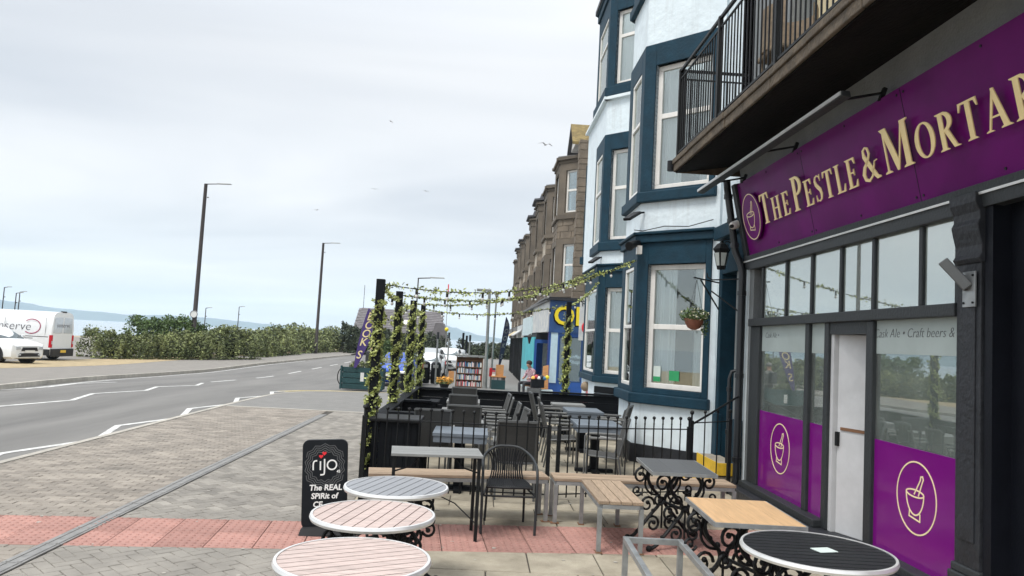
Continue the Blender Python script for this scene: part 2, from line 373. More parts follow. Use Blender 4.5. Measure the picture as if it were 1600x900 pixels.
mat('wood_orange', (.5, .24, .09), .7, var=.2, stretch=(1, 1, 6))
mat('wood_brown', (.2, .1, .05), .7, var=.3, stretch=(1, 1, 6))
mat('books', (.42, .34, .32), .7, var=.1, isl=.9)
mat('book_red', (.45, .05, .07), .6, var=.1, isl=.5)
mat('book_blue', (.06, .17, .3), .6, var=.1, isl=.6)
mat('book_white', (.68, .66, .6), .6, var=.1, isl=.25)
mat('book_dark', (.03, .03, .04), .6, var=.1, isl=.6)
mat('skin', (.5, .29, .2), .55, var=.08)
mat('hair', (.035, .02, .014), .7, var=.3)
mat('cloth_dark', (.035, .037, .042), .85, var=.3)
mat('cloth_grey', (.2, .19, .18), .85, var=.3)
mat('cloth_teal', (.05, .3, .27), .8, var=.2)
mat('cloth_pink', (.6, .22, .24), .8, var=.3)
mat('wicker', (.25, .19, .13), .8, var=.3, sc=20)
mat('house_wall', (.42, .36, .29), .85, var=.15)
mat('gull', (.55, .55, .55), .7, var=.2)
mat('lamp_brown', (.03, .022, .02), .5, var=.15)
mat('sign_post', (.25, .26, .25), .6, m=.3, var=.2)
mat('cctv_white', (.72, .7, .66), .35, var=.06)
mat('sticker_green', (.03, .32, .12), .5, var=.1)
mat('paper', (.6, .68, .64), .6, var=.1)
mat('lamp_glass', (.55, .6, .58), .2, var=.1)
mat('fairy', (.8, .82, .8), .5)
mat('neon_pink', (.62, .4, .55), .4)
mat('cone_orange', (.7, .3, .05), .5)
glass('glass_clear', (.94, .97, .97), .12)
glass('glass_pub', (.85, .92, .9), .3, pale_sheen=.1)
glass('glass_transom', (.95, .98, .97), .46, pale_sheen=.16)
glass('glass_far', (.6, .68, .72), .3)
glass('glass_car', (.25, .3, .33), .1)
# checked shirt
M_ = mat('check_shirt', (.5, .16, .2), .85, var=.1); t_ = M_.node_tree; ck = N(t_, 'ShaderNodeTexChecker'); ck.inputs['Scale'].default_value = 22
ck.inputs[1].default_value = (.6, .5, .52, 1); ck.inputs[2].default_value = (.2, .03, .06, 1)
t_.links.new(N(t_, 'ShaderNodeTexCoord').outputs['Object'], ck.inputs[0]); t_.links.new(ck.outputs[0], t_.nodes['Principled BSDF'].inputs['Base Color'])
# ------------------------------------------------------------------ ground, road, paving
def strip(name, m, f0, f1, ys, dz, nx=2, kind=True):
    rows = []
    for y in ys:
        a, b = f0(y), f1(y); rows.append([(a+(b-a)*i/nx, y, zg(y)+dz) for i in range(nx+1)])
    o = MB().grid(rows).build(name, m, fix=False)
    return structure(o) if kind else o
YS = [-40, -10, 0, 5, 10, 15, 17.6]+[17.6+1.4*i for i in range(1, 17)]+[45, 60, 80, 110, 135]
def lerp_tab(tab):
    def f(y):
        if y <= tab[0][0]: return tab[0][1]
        for (a, b), (c, d) in zip(tab, tab[1:]):
            if y <= c: return b+(d-b)*(y-a)/(c-a)
        return tab[-1][1]
    return f
FK = lerp_tab([(-40, -11.2), (10, -11.5), (19, -11.95), (26, -12.8), (34, -13.5), (48, -13.9), (75, -13.3), (135, -13)])   # far kerb
NK = lerp_tab([(-40, -5.9), (22.5, -5.9), (24.6, -5.2), (25.6, -3.6), (26, -1.9), (135, -1.9)])                             # near kerb
structure(MB().grid([[(x, y, zg(y)-.3) for x in (-60, -30, 0, 60, 500)] for y in YS]).build('ground', 'earth', fix=False))
sea = structure(MB().grid([[(x, y, -3.2) for x in (-9000, -3000, -300, 300, 3000, 9000)] for y in (-3000, 0, 120, 1000, 4000, 9000)]).build('sea', 'sea', fix=False))
strip('road', 'asphalt', lambda y: FK(y)-.05, lambda y: NK(y)+.02 if y < 22 else -1.5, YS, -.055, 6)
strip('footway', 'tarmac_footway', NK, lambda y: 5.0, [17.6, 18.5, 20, 21.5, 22.5, 23.2, 24, 24.6, 25, 25.4, 25.8, 26, 27, 29, 31, 33, 35, 37, 39, 41, 45, 60, 75, 95], 0.0, 3)
strip('far_footway', 'asphalt_path', lambda y: FK(y)-4.6, lambda y: FK(y)-.14, YS, .06, 2)
strip('grass_verge', 'dry_grass', lambda y: FK(y)-34, lambda y: FK(y)-4.6, YS, .065, 6)
strip('car_park', 'asphalt_path', lambda y: FK(y)-34, lambda y: FK(y)-7.2-1.2*math.sin(y*.21), YS[6:], .075, 6)
strip('paving_bed', 'mortar', lambda y: -5.9, lambda y: 3.7, [-3, 5, 10, 17.6], -.012, 2)
# kerb stones
def kerb(name, fn, y0, y1, w, h, dz, step=.91, side=1):
    root = bpy.data.objects.new(name, None); COL.objects.link(root); structure(root)
    y = y0
    while y < y1:
        y2 = min(y+step, y1)-.012
        a, b = fn(y), fn(y2); za, zb = zg(y)+dz, zg(y2)+dz
        mb = MB().hexa([(a-w/2, y, za-h), (a+w/2, y, za-h), (b+w/2, y2, zb-h), (b-w/2, y2, zb-h), (a-w/2+.012, y, za), (a+w/2-.012, y, za), (b+w/2-.012, y2, zb), (b-w/2+.012, y2, zb)])
        mb.build('kerb_stone', 'kerb', root); y += step
kerb('near_kerb', NK, 3, 25.6, .13, .15, .006)
kerb('far_kerb', lambda y: FK(y)-.07, 12, 78, .15, .2, .075, step=1.6)
MB().box(-5.8, -1.3, 17.6, 17.74, -.1, .006).build('edging_kerb', 'kerb', None)['kind'] = 'structure'
# clip helper and raised paving pieces
def clip(poly, a, b, c):      # keep a*x+b*y<=c
    out = []
    for i in range(len(poly)):
        p, q = poly[i], poly[(i+1) % len(poly)]; dp = a*p[0]+b*p[1]-c; dq = a*q[0]+b*q[1]-c
        if dp <= 0: out.append(p)
        if (dp < 0 < dq) or (dq < 0 < dp): t = dp/(dp-dq); out.append((p[0]+(q[0]-p[0])*t, p[1]+(q[1]-p[1])*t))
    return out
def piece(mb, poly, top, gap=.003, bev=.004, deep=.03):
    cx = sum(p[0] for p in poly)/len(poly); cy = sum(p[1] for p in poly)/len(poly); n = len(poly)
    def ins(g):
        o = []
        for x, y in poly:
            d = math.hypot(x-cx, y-cy) or 1; k = max(0, 1-g*1.4/d); o.append((cx+(x-cx)*k, cy+(y-cy)*k))
        return o
    A, B = ins(gap), ins(gap+bev); tz = (random.uniform(-.002, .002), random.uniform(-.004, .004), random.uniform(-.004, .004))
    def z(p): return top+tz[0]+tz[1]*(p[0]-cx)+tz[2]*(p[1]-cy)
    vs = [(*p, top-deep) for p in A]+[(*p, z(p)-bev) for p in A]+[(*p, z(p)) for p in B]
    fs = [(i, (i+1) % n, n+(i+1) % n, n+i) for i in range(n)]+[(n+i, n+(i+1) % n, 2*n+(i+1) % n, 2*n+i) for i in range(n)]+[tuple(range(2*n, 3*n))]
    mb.add(vs, fs)
def area(p): return abs(sum(p[i][0]*p[(i+1) % len(p)][1]-p[(i+1) % len(p)][0]*p[i][1] for i in range(len(p))))/2
TS = .093                                 # slope of the tactile band
TL = lambda x: 6.22+(x+4.3)*TS            # its near edge
TW = .94
near_half = (-TS, 1, 6.22+4.3*TS-.004)    # y - TS x <= c
far_half = (TS, -1, -(6.22+4.3*TS+TW+.004))
DR0, DR1 = -3.47, -3.3                    # drain
blocks = []
def emit(poly, regs, bag):
    for reg in regs:
        p = poly
        for h in reg:
            p = clip(p, *h)
            if len(p) < 3: break
        if len(p) >= 3 and area(p) > .0012: bag.append(p)
def rect_h(x0, x1, y0, y1): return [(-1, 0, -x0), (1, 0, x1), (0, -1, -y0), (0, 1, y1)]
# herringbone right of the drain
bag = []; a = .1; c45 = math.cos(rad(45))
for i in range(-150, 150):
    for j in range(-150, 150):
        m = (i-j) % 4
        if m not in (0, 2): continue
        r = (i, i+2, j, j+1) if m == 0 else (i, i+1, j-1, j+1)
        pts = [(r[0]*a, r[2]*a), (r[1]*a, r[2]*a), (r[1]*a, r[3]*a), (r[0]*a, r[3]*a)]
        q = [(-2.2+(x-y)*c45, 10+(x+y)*c45) for x, y in pts]
        if min(p[0] for p in q) > -1.1 or max(p[0] for p in q) < DR1 or max(p[1] for p in q) < 4 or min(p[1] for p in q) > 17.6: continue
        emit(q, [rect_h(DR1, -1.15, 4, 17.6)+[near_half], rect_h(DR1, -1.3, 4, 17.6)+[far_half]], bag)
H = [('block_grey', p) for p in bag]
# stretcher bond left of the drain
bag = []; y = 4.; k = 0
while y < 17.6:
    x = -5.9-(.1 if k % 2 else 0)
    while x < DR0:
        emit([(x, y), (x+.2, y), (x+.2, y+.1), (x, y+.1)], [rect_h(-5.83, DR0, 4, 17.6)+[near_half], rect_h(-5.83, DR0, 4, 17.6)+[far_half]], bag); x += .2
    y += .1; k += 1
H += [('block_brown', p) for p in bag]
bp = bpy.data.objects.new('block_paving', None); COL.objects.link(bp); structure(bp)
def visible(p): return p[1][0][1] > 4.6 and p[1][0][0] > -.62*p[1][0][1]-.3
H.sort(key=lambda p: (0 if visible(p) else 1, p[1][0][1]))
rest = {}
for i, (m, p) in enumerate(H):
    if i < 300:
        mb = MB(); piece(mb, p, 0); mb.build('paving_block', m, bp, fix=False)
    else: piece(rest.setdefault(m, MB()), p, 0)
for m, mb in rest.items(): mb.build('paving_blocks', m, bp, fix=False, kind='stuff')
# flagstones under the tables and the terrace
fp = bpy.data.objects.new('flag_paving', None); COL.objects.link(fp); structure(fp)
bag = []; y = 2.6
while y < 17.6:
    hgt = random.choice((.45, .5, .6, .55)); x = -1.3-random.random()*.5
    while x < 3.7:
        w = random.choice((.6, .75, .9, .65, .5))
        emit([(x, y), (x+w, y), (x+w, y+hgt), (x, y+hgt)], [rect_h(-1.15, 3.7, 2.6, 17.6)+[near_half], rect_h(-1.3, 3.7, 2.6, 17.6)+[far_half]], bag); x += w
    y += hgt
for p in bag:
    mb = MB(); piece(mb, p, .001, gap=.005, bev=.005); mb.build('flagstone', 'flag', fp, fix=False)
# tactile band: slabs with raised blisters
tb = bpy.data.objects.new('tactile_paving', None); COL.objects.link(tb); structure(tb); tb.rotation_euler = (0, 0, math.atan(TS)); tb.location = (-5.8, TL(-5.8), 0)
ts = .4; rh = TW/2
mb = MB(); piece(mb, [(0, 0), (ts, 0), (ts, rh), (0, rh)], .001, gap=.004, bev=.004)
for i in range(6):
    for j in range(6):
        cx, cy = (i+.5)*ts/6, (j+.5)*rh/6
        mb.lathe([(.021, 0), (.013, .008)], 6, (cx, cy, .0))
tile0 = None
for i in range(23):
    for j in range(2):
        if .02 < (i*ts-(DR0+5.8))+ts and (i*ts-(DR1+5.8)) < -.0 and False: continue
        if tile0 is None: o = tile0 = mb.build('tactile_slab', 'tactile', tb, fix=False)
        else: o = tile0.copy(); COL.objects.link(o); o.parent = tb
        o.location = (i*ts, j*rh, random.uniform(-.001, .002))
# slot drain along the paving
dr = bpy.data.objects.new('slot_drain', None); COL.objects.link(dr); structure(dr)
mb = MB().box(DR0+.006, DR1-.006, 0, .494, -.03, .004)
mb.box(DR0+.03, DR0+.055, .01, .484, .004, .0085).box(DR1-.055, DR1-.03, .01, .484, .004, .0085)
g0 = None
for i in range(26):
    if g0 is None: o = g0 = mb.build('grating', 'drain_metal', dr, fix=True)
    else: o = g0.copy(); COL.objects.link(o); o.parent = dr
    o.location = (random.uniform(-.004, .004), 3.8+i*.5, random.uniform(.004, .007))
# short dark channel beside the swing sign
ch = bpy.data.objects.new('channel_grate', None); COL.objects.link(ch); structure(ch); ch.location = (-1.19, 5.6, .004); ch.rotation_euler = (0, 0, rad(-4))
for i in range(3):
    m_ = MB().box(-.09, .09, i*.5, i*.5+.49, -.02, .004)
    for k in range(6): m_.box(-.07+k*.025, -.058+k*.025, i*.5+.02, i*.5+.47, .004, .008)
    m_.build('grating', 'iron_black', ch)
gs = MB(); rg = random.Random(5)
for _ in range(150):      # trodden gum and bird lime on the paving
    x, y, r_ = rg.uniform(-5.6, 3.2), 4.3+9*rg.random()**1.5, rg.uniform(.008, .024)
    gs.add([(x+r_*rg.uniform(.7, 1.2)*math.cos(k), y+r_*rg.uniform(.7, 1.2)*math.sin(k), .0065+_*4e-6) for k in (0, .9, 1.8, 2.7, 3.6, 4.5, 5.4)], [tuple(range(7))])
gs.build('gum_spots', 'kerb', bp, kind='stuff', fix=False)
# ---- painted lines
def zig(name, x0, x1, y0, step, n, w=.11):
    root = bpy.data.objects.new(name, None); COL.objects.link(root); structure(root)
    pts = [((x0, x1)[i % 2], y0+i*step) for i in range(n)]
    for (a, b), (c, d) in zip(pts, pts[1:]):
        mb = MB(); k = 6; rows = []
        for i in range(k+1):
            t = i/k; x = a+(c-a)*t; y = b+(d-b)*t; rows.append([(x-w/2, y, zg(y)-.05), (x+w/2, y, zg(y)-.05)])
        mb.grid(rows).build('line', 'paint_white', root, fix=False)
zig('zigzag_line', -6.46, -5.99, 7.2, 1.66, 12, .12)
zig('zigzag_line', -9.85, -9.36, 12.0, 1.9, 9, .12)
zig('zigzag_line', -12.05, -11.75, 15.3, 1.9, 6, .1)
dl = bpy.data.objects.new('centre_line', None); COL.objects.link(dl); structure(dl)
for i in range(9):
    y = 28.3+i*6; mb = MB().grid([[(-9.95-.015*(yy-28)-.06, yy, zg(yy)-.05), (-9.95-.015*(yy-28)+.06, yy, zg(yy)-.05)] for yy in (y, y+1, y+2, y+3)]); mb.build('line', 'paint_white', dl, fix=False)
for off in (.28, .5):
    pts = [(-5.9-off, 24.3), (-5.55-off*.8, 25.2+off*.4), (-4.9-off*.3, 25.9+off*.7), (-3.8, 26.2+off), (-2.4, 26.3+off), (-1.9, 26.35+off)]
    rows = []
    for i, (x, y) in enumerate(pts):
        d = Vector(pts[min(i+1, 5)])-Vector(pts[max(i-1, 0)]); n_ = Vector((-d.y, d.x)).normalized()*.05
        rows.append([(x-n_.x, y-n_.y, zg(y)-.049), (x+n_.x, y+n_.y, zg(y)-.049)])
    structure(MB().grid(rows).build('yellow_line', 'paint_yellow', None, fix=False))
strip('edge_line', 'paint_white', lambda y: FK(y)+.25, lambda y: FK(y)+.34, [20+i*2 for i in range(20)], -.05, 1)
# far shore
def ridge(name, pts, Y, thick):
    rows = [[], [], [], []]
    fine = []
    for (a, b), (c, d) in zip(pts, pts[1:]):
        for i in range(6): t = i/6; fine.append((a+(c-a)*t, (b+(d-b)*(t*t*(3-2*t)))*random.uniform(.97, 1.03)))
    fine.append(pts[-1])
    for x, z in fine:
        rows[0].append((x, Y, -3.3)); rows[1].append((x, Y+thick*.35, z*.7)); rows[2].append((x, Y+thick*.6, z)); rows[3].append((x, Y+thick, -3.3))
    structure(MB().grid(rows).build(name, 'hill', None, smooth=True, fix=False))
ridge('hills', [(-2700, 60), (-2150, 78), (-1900, 55), (-1750, 38), (-1575, 33), (-1450, 27), (-1290, 34), (-1150, 33), (-1000, 26), (-897, 20), (-700, 12), (-489, 6), (-330, 22), (-235, 44), (-165, 58), (-110, 48), (-60, 34), (0, 20), (120, 10), (400, 5)], 2950, 300)
# ------------------------------------------------------------------ the pub
PX = 3.6
pub = thing('pub_building', 'grey pub with purple glazed shopfront, gold lettered fascia and balcony', 'pub', (PX, 7, 0), world=True)
PF = Pl((PX, 9.85), (PX, 2.0), (1, 0))          # u runs towards the camera
Yu = lambda Y: 9.85-Y
mb = MB()
PF.wall(mb, 0, Yu(4.2), 4.15, 9.5, [(Yu(8.6), Yu(6.6), 4.62, 6.7)], -.04, .3)
PF.box(mb, -.55, .12, 0, 9.5, .02, .4)
mb.build('wall', 'pub_wall', pub)
mb = MB(); PF.box(mb, Yu(8.45), Yu(6.75), 4.62, 6.6, .2, .3); mb.build('balcony_door', 'cream_wall', pub)
# plinth, posts and rails of the shopfront
mb = MB(); PF.box(mb, 0, Yu(5.42), -.02, .12, -.22, .25); mb.build('plinth', 'pub_black', pub, bevel=.01)
mb = MB(); PF.box(mb, .1, Yu(7.58), .12, .2, -.1, .2); PF.box(mb, Yu(6.7), Yu(5.44), .12, .2, -.1, .2); mb.build('sill', 'pub_grey', pub, bevel=.01)
def post(Y0, Y1, z0, z1, d0=-.012, d1=.06, m='pub_grey', nm='mullion'):
    mb = MB(); PF.box(mb, Yu(Y1), Yu(Y0), z0, z1, d0, d1); return mb.build(nm, m, pub, bevel=.008)
for a, b in ((9.4, 9.72), (7.96, 8.06), (7.5, 7.6), (6.64, 6.76)): post(a, b, .2 if a != 6.64 and a != 7.5 else .12, 2.22)
post(5.42, 9.72, 2.22, 2.32, -.05, .12, nm='rail'); post(5.42, 9.72, 2.98, 3.1, -.05, .12, nm='rail')
MB()
for Y in (9.36, 8.62, 7.94, 7.28, 6.66, 5.92, 5.45): post(Y-.026, Y+.026, 2.32, 2.98)
# glazing: upper lights, shop windows, coloured film on the lower half
ys = [9.325, 8.655, 8.585, 7.975, 7.905, 7.315, 7.245, 6.695, 6.625, 5.955, 5.885, 5.485]
for a, b in zip(ys[::2], ys[1::2]):
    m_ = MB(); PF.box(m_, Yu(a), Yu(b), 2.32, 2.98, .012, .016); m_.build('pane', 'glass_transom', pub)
for a, b in ((9.4, 8.06), (7.96, 7.6), (6.64, 5.42)):
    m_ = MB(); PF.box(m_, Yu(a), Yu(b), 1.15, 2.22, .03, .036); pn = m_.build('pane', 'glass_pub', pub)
    m_ = MB(); PF.box(m_, Yu(a), Yu(b), .2, 1.15, .024, .036); m_.build('purple_panel', 'purple_film', pub)
    m_ = MB(); PF.box(m_, Yu(a), Yu(b), 1.92 if a < 7 else 1.9, 2.22, .0265, .0295); fr = m_.build('frosted_band', 'room_pale', pub)
    if a != 7.96:
        t_ = MB(); c_ = (a+b)/2
        text(t_, 'Cask Ale \u2022 Craft beers & W' if a < 7 else 'Cask Ale \u2022', .115 if a < 7 else .1, lambda x, y, z: (PX+.0255-z, (c_ if a < 7 else c_+.35)-x, 2.1+y), extrude=.001, shear=.25, offset=-.002)
        t_.build('lettering', 'sign_grey', fr)
# interior
m_ = MB().box(PX+2.2, PX+2.3, 4.5, 9.9, 0, 3.2).box(PX+.2, PX+2.3, 9.72, 9.8, 0, 3.2).box(PX+.2, PX+2.3, 4.4, 4.5, 0, 3.2).box(PX+.2, PX+2.3, 4.4, 9.8, -.02, .05).box(PX+.15, PX+2.3, 4.4, 9.8, 3.15, 3.2)
m_.build('interior', 'room_dark', pub)
m_ = MB()
for a, b, z0, z1, d in ((6.42, 5.42, 1.15, 1.95, .042),): PF.box(m_, Yu(a), Yu(b), z0, z1, d, d+.02)
m_.build('blind', 'blind', pub)
for a, b in list(zip(ys[::2], ys[1::2]))[1:]:
    m_ = MB(); PF.box(m_, Yu(a), Yu(b), 2.32, 2.98, .034, .04); m_.build('bright_backing', 'pale_backing', pub)  # pale sheet added behind the panes to imitate sky reflection
MB().box(PX+.1, PX+.32, 5.42, 6.5, 1.05, 1.14).build('window_shelf', 'oak_top', pub)
# fairy lights hanging in the upper lights
for Y in (9.1, 8.35, 7.75, 7.5, 7.05, 6.85, 6.4, 6.15, 5.78, 5.62):
    m_ = MB(); pts = [(PX+.026, Y+.02*math.sin(i*1.3), 2.95-i*.055) for i in range(10)]
    m_.tube(pts, .004, 4)
    for p in pts[1:]:
        s_ = random.choice((-1, 1)); m_.bar(p, (p[0], p[1]+s_*.022, p[2]+random.uniform(-.012, .014)), .006)
    m_.build('fairy_lights', 'fairy', pub)
m_ = MB()
text(m_, 'OPEN', .16, lambda x, y, z: (PX+.028-z, 6.97-x, 2.68+y), extrude=.004, offset=-.006); m_.build('open_sign', 'neon_pink', pub)
# inner door, standing open
m_ = MB(); PF.box(m_, Yu(7.5), Yu(6.78), 2.1, 2.22, .0, .1); m_.build('door_head', 'pub_grey', pub)
P2 = Pl((PX+.06, 7.42), (PX+.3, 6.78), (1, 0))
m_ = MB(); P2.box(m_, 0, P2.len, .12, 2.1, 0, .04); dd = m_.build('door', 'door_white', pub, bevel=.006)
m_ = MB(); P2.box(m_, .05, P2.len, 1.14, 1.17, -.012, 0); m_.build('push_bar', 'wood_brown', dd)
m_ = MB(); P2.box(m_, .0, .035, .98, 1.12, -.03, -.001); m_.build('handle', 'iron_black', dd)
m_ = MB(); PF.box(m_, Yu(7.5), Yu(7.44), .12, 2.1, .02, .1); m_.build('door_jamb', 'door_white', pub)
# mortar and pestle emblem drawn in gold line
def emblem(mb, fn, r, lw, d):
    def line(pts, closed=False):
        n = len(pts)
        for i in range(n if closed else n-1):
            a = Vector(pts[i]); b = Vector(pts[(i+1) % n]); t = (b-a).normalized()*lw*.3; nn = Vector((-t.y, t.x)).normalized()*lw/2
            q = [a-t-nn, b+t-nn, b+t+nn, a-t+nn]; mb.prism([(p.x, p.y) for p in q], 0, d+i*1e-5, fn)
    E_ = lambda cx, cy, rx, ry, a0, a1, n: [(cx+rx*math.cos(rad(a0+(a1-a0)*i/n)), cy+ry*math.sin(rad(a0+(a1-a0)*i/n))) for i in range(n+1)]
    line(E_(0, 0, .94*r, r, 0, 360, 48)[:-1], True)
    line(E_(-.05*r, .12*r, .42*r, .1*r, 0, 360, 26)[:-1], True)
    line(E_(-.05*r, .12*r, .42*r, .6*r, 180, 360, 24))
    line([(-.3*r, -.4*r), (-.32*r, -.55*r), (.2*r, -.62*r), (.2*r, -.42*r)])
    line([(-.08*r, .1*r), (.2*r, .52*r), (.22*r, .62*r), (.3*r, .64*r), (.34*r, .56*r), (.3*r, .48*r), (.12*r, .08*r)])
for Yc in (8.74, 5.99):
    m_ = MB(); emblem(m_, lambda u, v, d: (PX+.0235-d, Yc-u, .755+v), .29, .012, .003); m_.build('emblem', 'gold_line', pub)
# fascia, tilted forward
class Tilt:
    def __init__(s): s.o = Vector((PX-.02, 9.8, 3.18)); s.u = Vector((0, -1, 0)); s.v = Vector((-.217, 0, 1)).normalized(); s.n = Vector((-1, 0, -.217)).normalized()
    def __call__(s, u, v, d): return s.o+s.u*u+s.v*v+s.n*d
TF = Tilt()
SL = 6.2
fs_ = MB().prism([(0, 0), (SL, 0), (SL, .98), (0, .98)], -.05, .0, TF).build('fascia_sign', 'purple', pub)
m_ = MB().prism([(-.12, -.06), (SL, -.06), (SL, 0), (-.12, 0)], -.06, .05, TF).prism([(-.12, 0), (0, 0), (0, 1.0), (-.12, 1.0)], -.06, .04, TF)
m_.build('fascia_frame', 'pub_grey', pub, bevel=.006)
MB().prism([(-.12, -.08), (SL, -.08), (SL, -.062), (-.12, -.062)], -.06, .07, TF).build('drip_bead', 'alu', pub)
m_ = MB()
m_.hexa([(PX-.04, 9.92, 3.0), (PX+.06, 9.92, 3.0), (PX+.06, 3.6, 3.0), (PX-.04, 3.6, 3.0), (PX-.06, 9.92, 3.13), (PX+.06, 9.92, 3.13), (PX+.06, 3.6, 3.13), (PX-.06, 3.6, 3.13)])
m_.build('fascia_soffit', 'pub_grey', pub)
MB().prism([(-.12, 1.0), (SL, 1.0), (SL, 1.5), (-.12, 1.5)], -.35, -.12, TF).build('upper_band', 'pub_wall', pub)
m_ = MB().prism([(.31*math.cos(i*.13), .31*math.sin(i*.13)) for i in range(48)], .03, .05, lambda u, v, d: TF(u+.42, v+.475, d)); eb = m_.build('emblem_disc', 'purple', fs_)
m_ = MB(); emblem(m_, lambda u, v, d: TF(u+.42, v+.475, .051+d), .295, .011, .004); m_.build('emblem_line', 'gold_line', eb) if False else m_.build('emblem_line', 'gold_line', fs_)
MB().cyl(TF(.42, .475, 0), TF(.42, .475, .03), .05, 12).build('standoff', 'pub_black', fs_)
for q in (1.95, 3.9):
    MB().prism([(q, .0), (q+.006, .0), (q+.006, .98), (q, .98)], .0005, .002, TF).build('panel_joint', 'door_black', fs_)
for q in (.06, 1.0, 1.9, 2.0, 2.95, 3.85, 3.95, 4.9):
    for v_ in (.05, .93): MB().cyl(TF(q, v_, 0), TF(q, v_, .006), .011, 8).build('screw', 'plastic_black', fs_)
# serif capitals built stroke by stroke (unit cap height)
def stroke(pts, ws):
    Lp, Rp = [], []
    for i, p in enumerate(pts):
        a = Vector(pts[max(i-1, 0)]); b = Vector(pts[min(i+1, len(pts)-1)]); d = (b-a).normalized(); n_ = Vector((-d.y, d.x))*ws[i]/2
        Lp.append((p[0]+n_.x, p[1]+n_.y)); Rp.append((p[0]-n_.x, p[1]-n_.y))
    return Lp+Rp[::-1]
def arc(cx, cy, rx, ry, a0, a1, thick, thin, n=22):
    pts = []; ws = []
    for i in range(n+1):
        t = rad(a0+(a1-a0)*i/n); pts.append((cx+rx*math.cos(t), cy+ry*math.sin(t))); ws.append(thin+(thick-thin)*abs(math.cos(t))**1.5)
    return stroke(pts, ws)
K, k_ = .155, .05
def R_(x0, x1, y0, y1): return [(x0, y0), (x1, y0), (x1, y1), (x0, y1)]
def stem(x): return [R_(x-K/2, x+K/2, .02, .98), [(x-.16, 0), (x+.16, 0), (x+.15, .025), (x+K/2, .06), (x-K/2, .06), (x-.15, .025)], [(x-.16, 1), (x-.15, .975), (x-K/2, .94), (x+K/2, .94), (x+.15, .975), (x+.16, 1)]]
GL = {
 'T': (.62, [R_(.31-K/2, .31+K/2, .02, .97), [(.15, 0), (.47, 0), (.46, .025), (.31+K/2, .06), (.31-K/2, .06), (.16, .025)], R_(.02, .6, .945, 1), [(0, .78), (.03, .78), (.1, .945), (.02, 1)], [(.62, .78), (.6, 1), (.52, .945), (.59, .78)]]),
 'H': (.78, stem(.16)+stem(.62)+[R_(.16, .62, .475, .53)]),
 'E': (.6, stem(.16)+[R_(.16, .52, 0, .055), R_(.16, .5, .945, 1), R_(.16, .42, .48, .53), [(.44, .03), (.55, 0), (.58, .24), (.55, .24)], [(.42, .97), (.5, 1), (.54, 1), (.55, .78), (.52, .78)], [(.4, .505), (.43, .4), (.45, .4), (.45, .62), (.43, .62)]]),
 'P': (.58, stem(.16)+[arc(.2, .72, .3, .255, 90, -90, K, k_), R_(.16, .22, .945, .995), R_(.16, .22, .445, .49)]),
 'R': (.68, stem(.16)+[arc(.2, .74, .27, .235, 90, -90, K, k_), R_(.16, .22, .95, .995), R_(.16, .24, .485, .53), [(.24, .5), (.38, .52), (.6, .06), (.7, .02), (.7, 0), (.5, 0)]]),
 'S': (.5, [stroke([(.43, .8), (.38, .92), (.26, .97), (.14, .93), (.09, .8), (.13, .66), (.25, .54), (.37, .43), (.42, .27), (.37, .1), (.25, .03), (.12, .07), (.06, .22)], [.03, .05, .05, .07, .12, .15, .16, .16, .13, .09, .05, .05, .03]), [(.41, .74), (.44, .74), (.45, 1), (.42, .98)], [(.05, .02), (.08, .03), (.08, .27), (.05, .27)]]),
 'L': (.56, stem(.16)+[R_(.16, .5, 0, .055), [(.42, .03), (.52, 0), (.56, .27), (.53, .27)]]),
 'M': (1.0, [R_(.12, .17, .02, .98), [(.03, 0), (.26, 0), (.25, .03), (.17, .06), (.12, .06), (.04, .03)], [(.04, 1), (.26, 1), (.54, .2), (.47, 0), (.44, 0), (.13, .9)], [(.46, 0), (.5, 0), (.8, .97), (.76, .99)], R_(.74, .74+K, .02, .98), [(.66, 0), (.98, 0), (.97, .025), (.74+K, .06), (.74, .06), (.67, .025)], [(.74, 1), (.97, 1), (.97, .975), (.74+K, .94), (.74, .94)]]),
 'O': (.76, [arc(.38, .5, .3, .47, 0, 180, .16, .045), arc(.38, .5, .3, .47, 180, 360, .16, .045)]),
 'A': (.74, [[(.08, .02), (.13, .02), (.38, .86), (.36, 1), (.33, .96)], [(.32, 1), (.4, 1), (.68, .03), (.52, .03), (.33, .8)], R_(.2, .54, .3, .345), [(0, 0), (.22, 0), (.21, .025), (.13, .05), (.08, .05), (.01, .025)], [(.44, 0), (.76, 0), (.75, .025), (.67, .06), (.53, .06), (.45, .025)]]),
 '&': (.8, [stroke([(.74, .52), (.62, .5), (.56, .36), (.44, .12), (.28, .02), (.13, .08), (.08, .24), (.16, .42), (.36, .6), (.44, .76), (.4, .92), (.3, .97), (.2, .9), (.2, .74), (.32, .54), (.54, .2), (.66, .05), (.8, .03)], [.03, .03, .05, .06, .08, .11, .14, .12, .06, .08, .08, .05, .08, .13, .15, .15, .12, .04])]),
}
SP = []     # (char, right-hand measured start along the fascia, cap height)
def word(w, u0, u1, big, small, v0=.315):
    hs = [big]+[small]*(len(w)-1); tot = sum(GL[c][0]*h for c, h in zip(w, hs)); gap = (u1-u0-tot*SX)/max(1, len(w)-1) if len(w) > 1 else 0
    u = u0
    for c, h in zip(w, hs):
        m_ = MB()
        for i, poly in enumerate(GL[c][1]): m_.prism([(x*h*SX, y*h) for x, y in poly], .048, .056+i*.0004, lambda a, b, d: TF(u+a, v0+b, d))
        lt = m_.build('letter', 'gold', fs_)
        lt['label'] = 'gold serif capital ' + ('ampersand' if c == '&' else c)
        u += GL[c][0]*h*SX+gap
SX = 1.16
word('THE', 9.8-9.03, 9.8-8.2, .37, .27); word('PESTLE', 9.8-8.1, 9.8-6.68, .38, .28)
word('&', 9.8-6.6, 9.8-6.3, .32, .32); word('MORTAR', 9.8-6.24, 9.8-4.42, .39, .29)
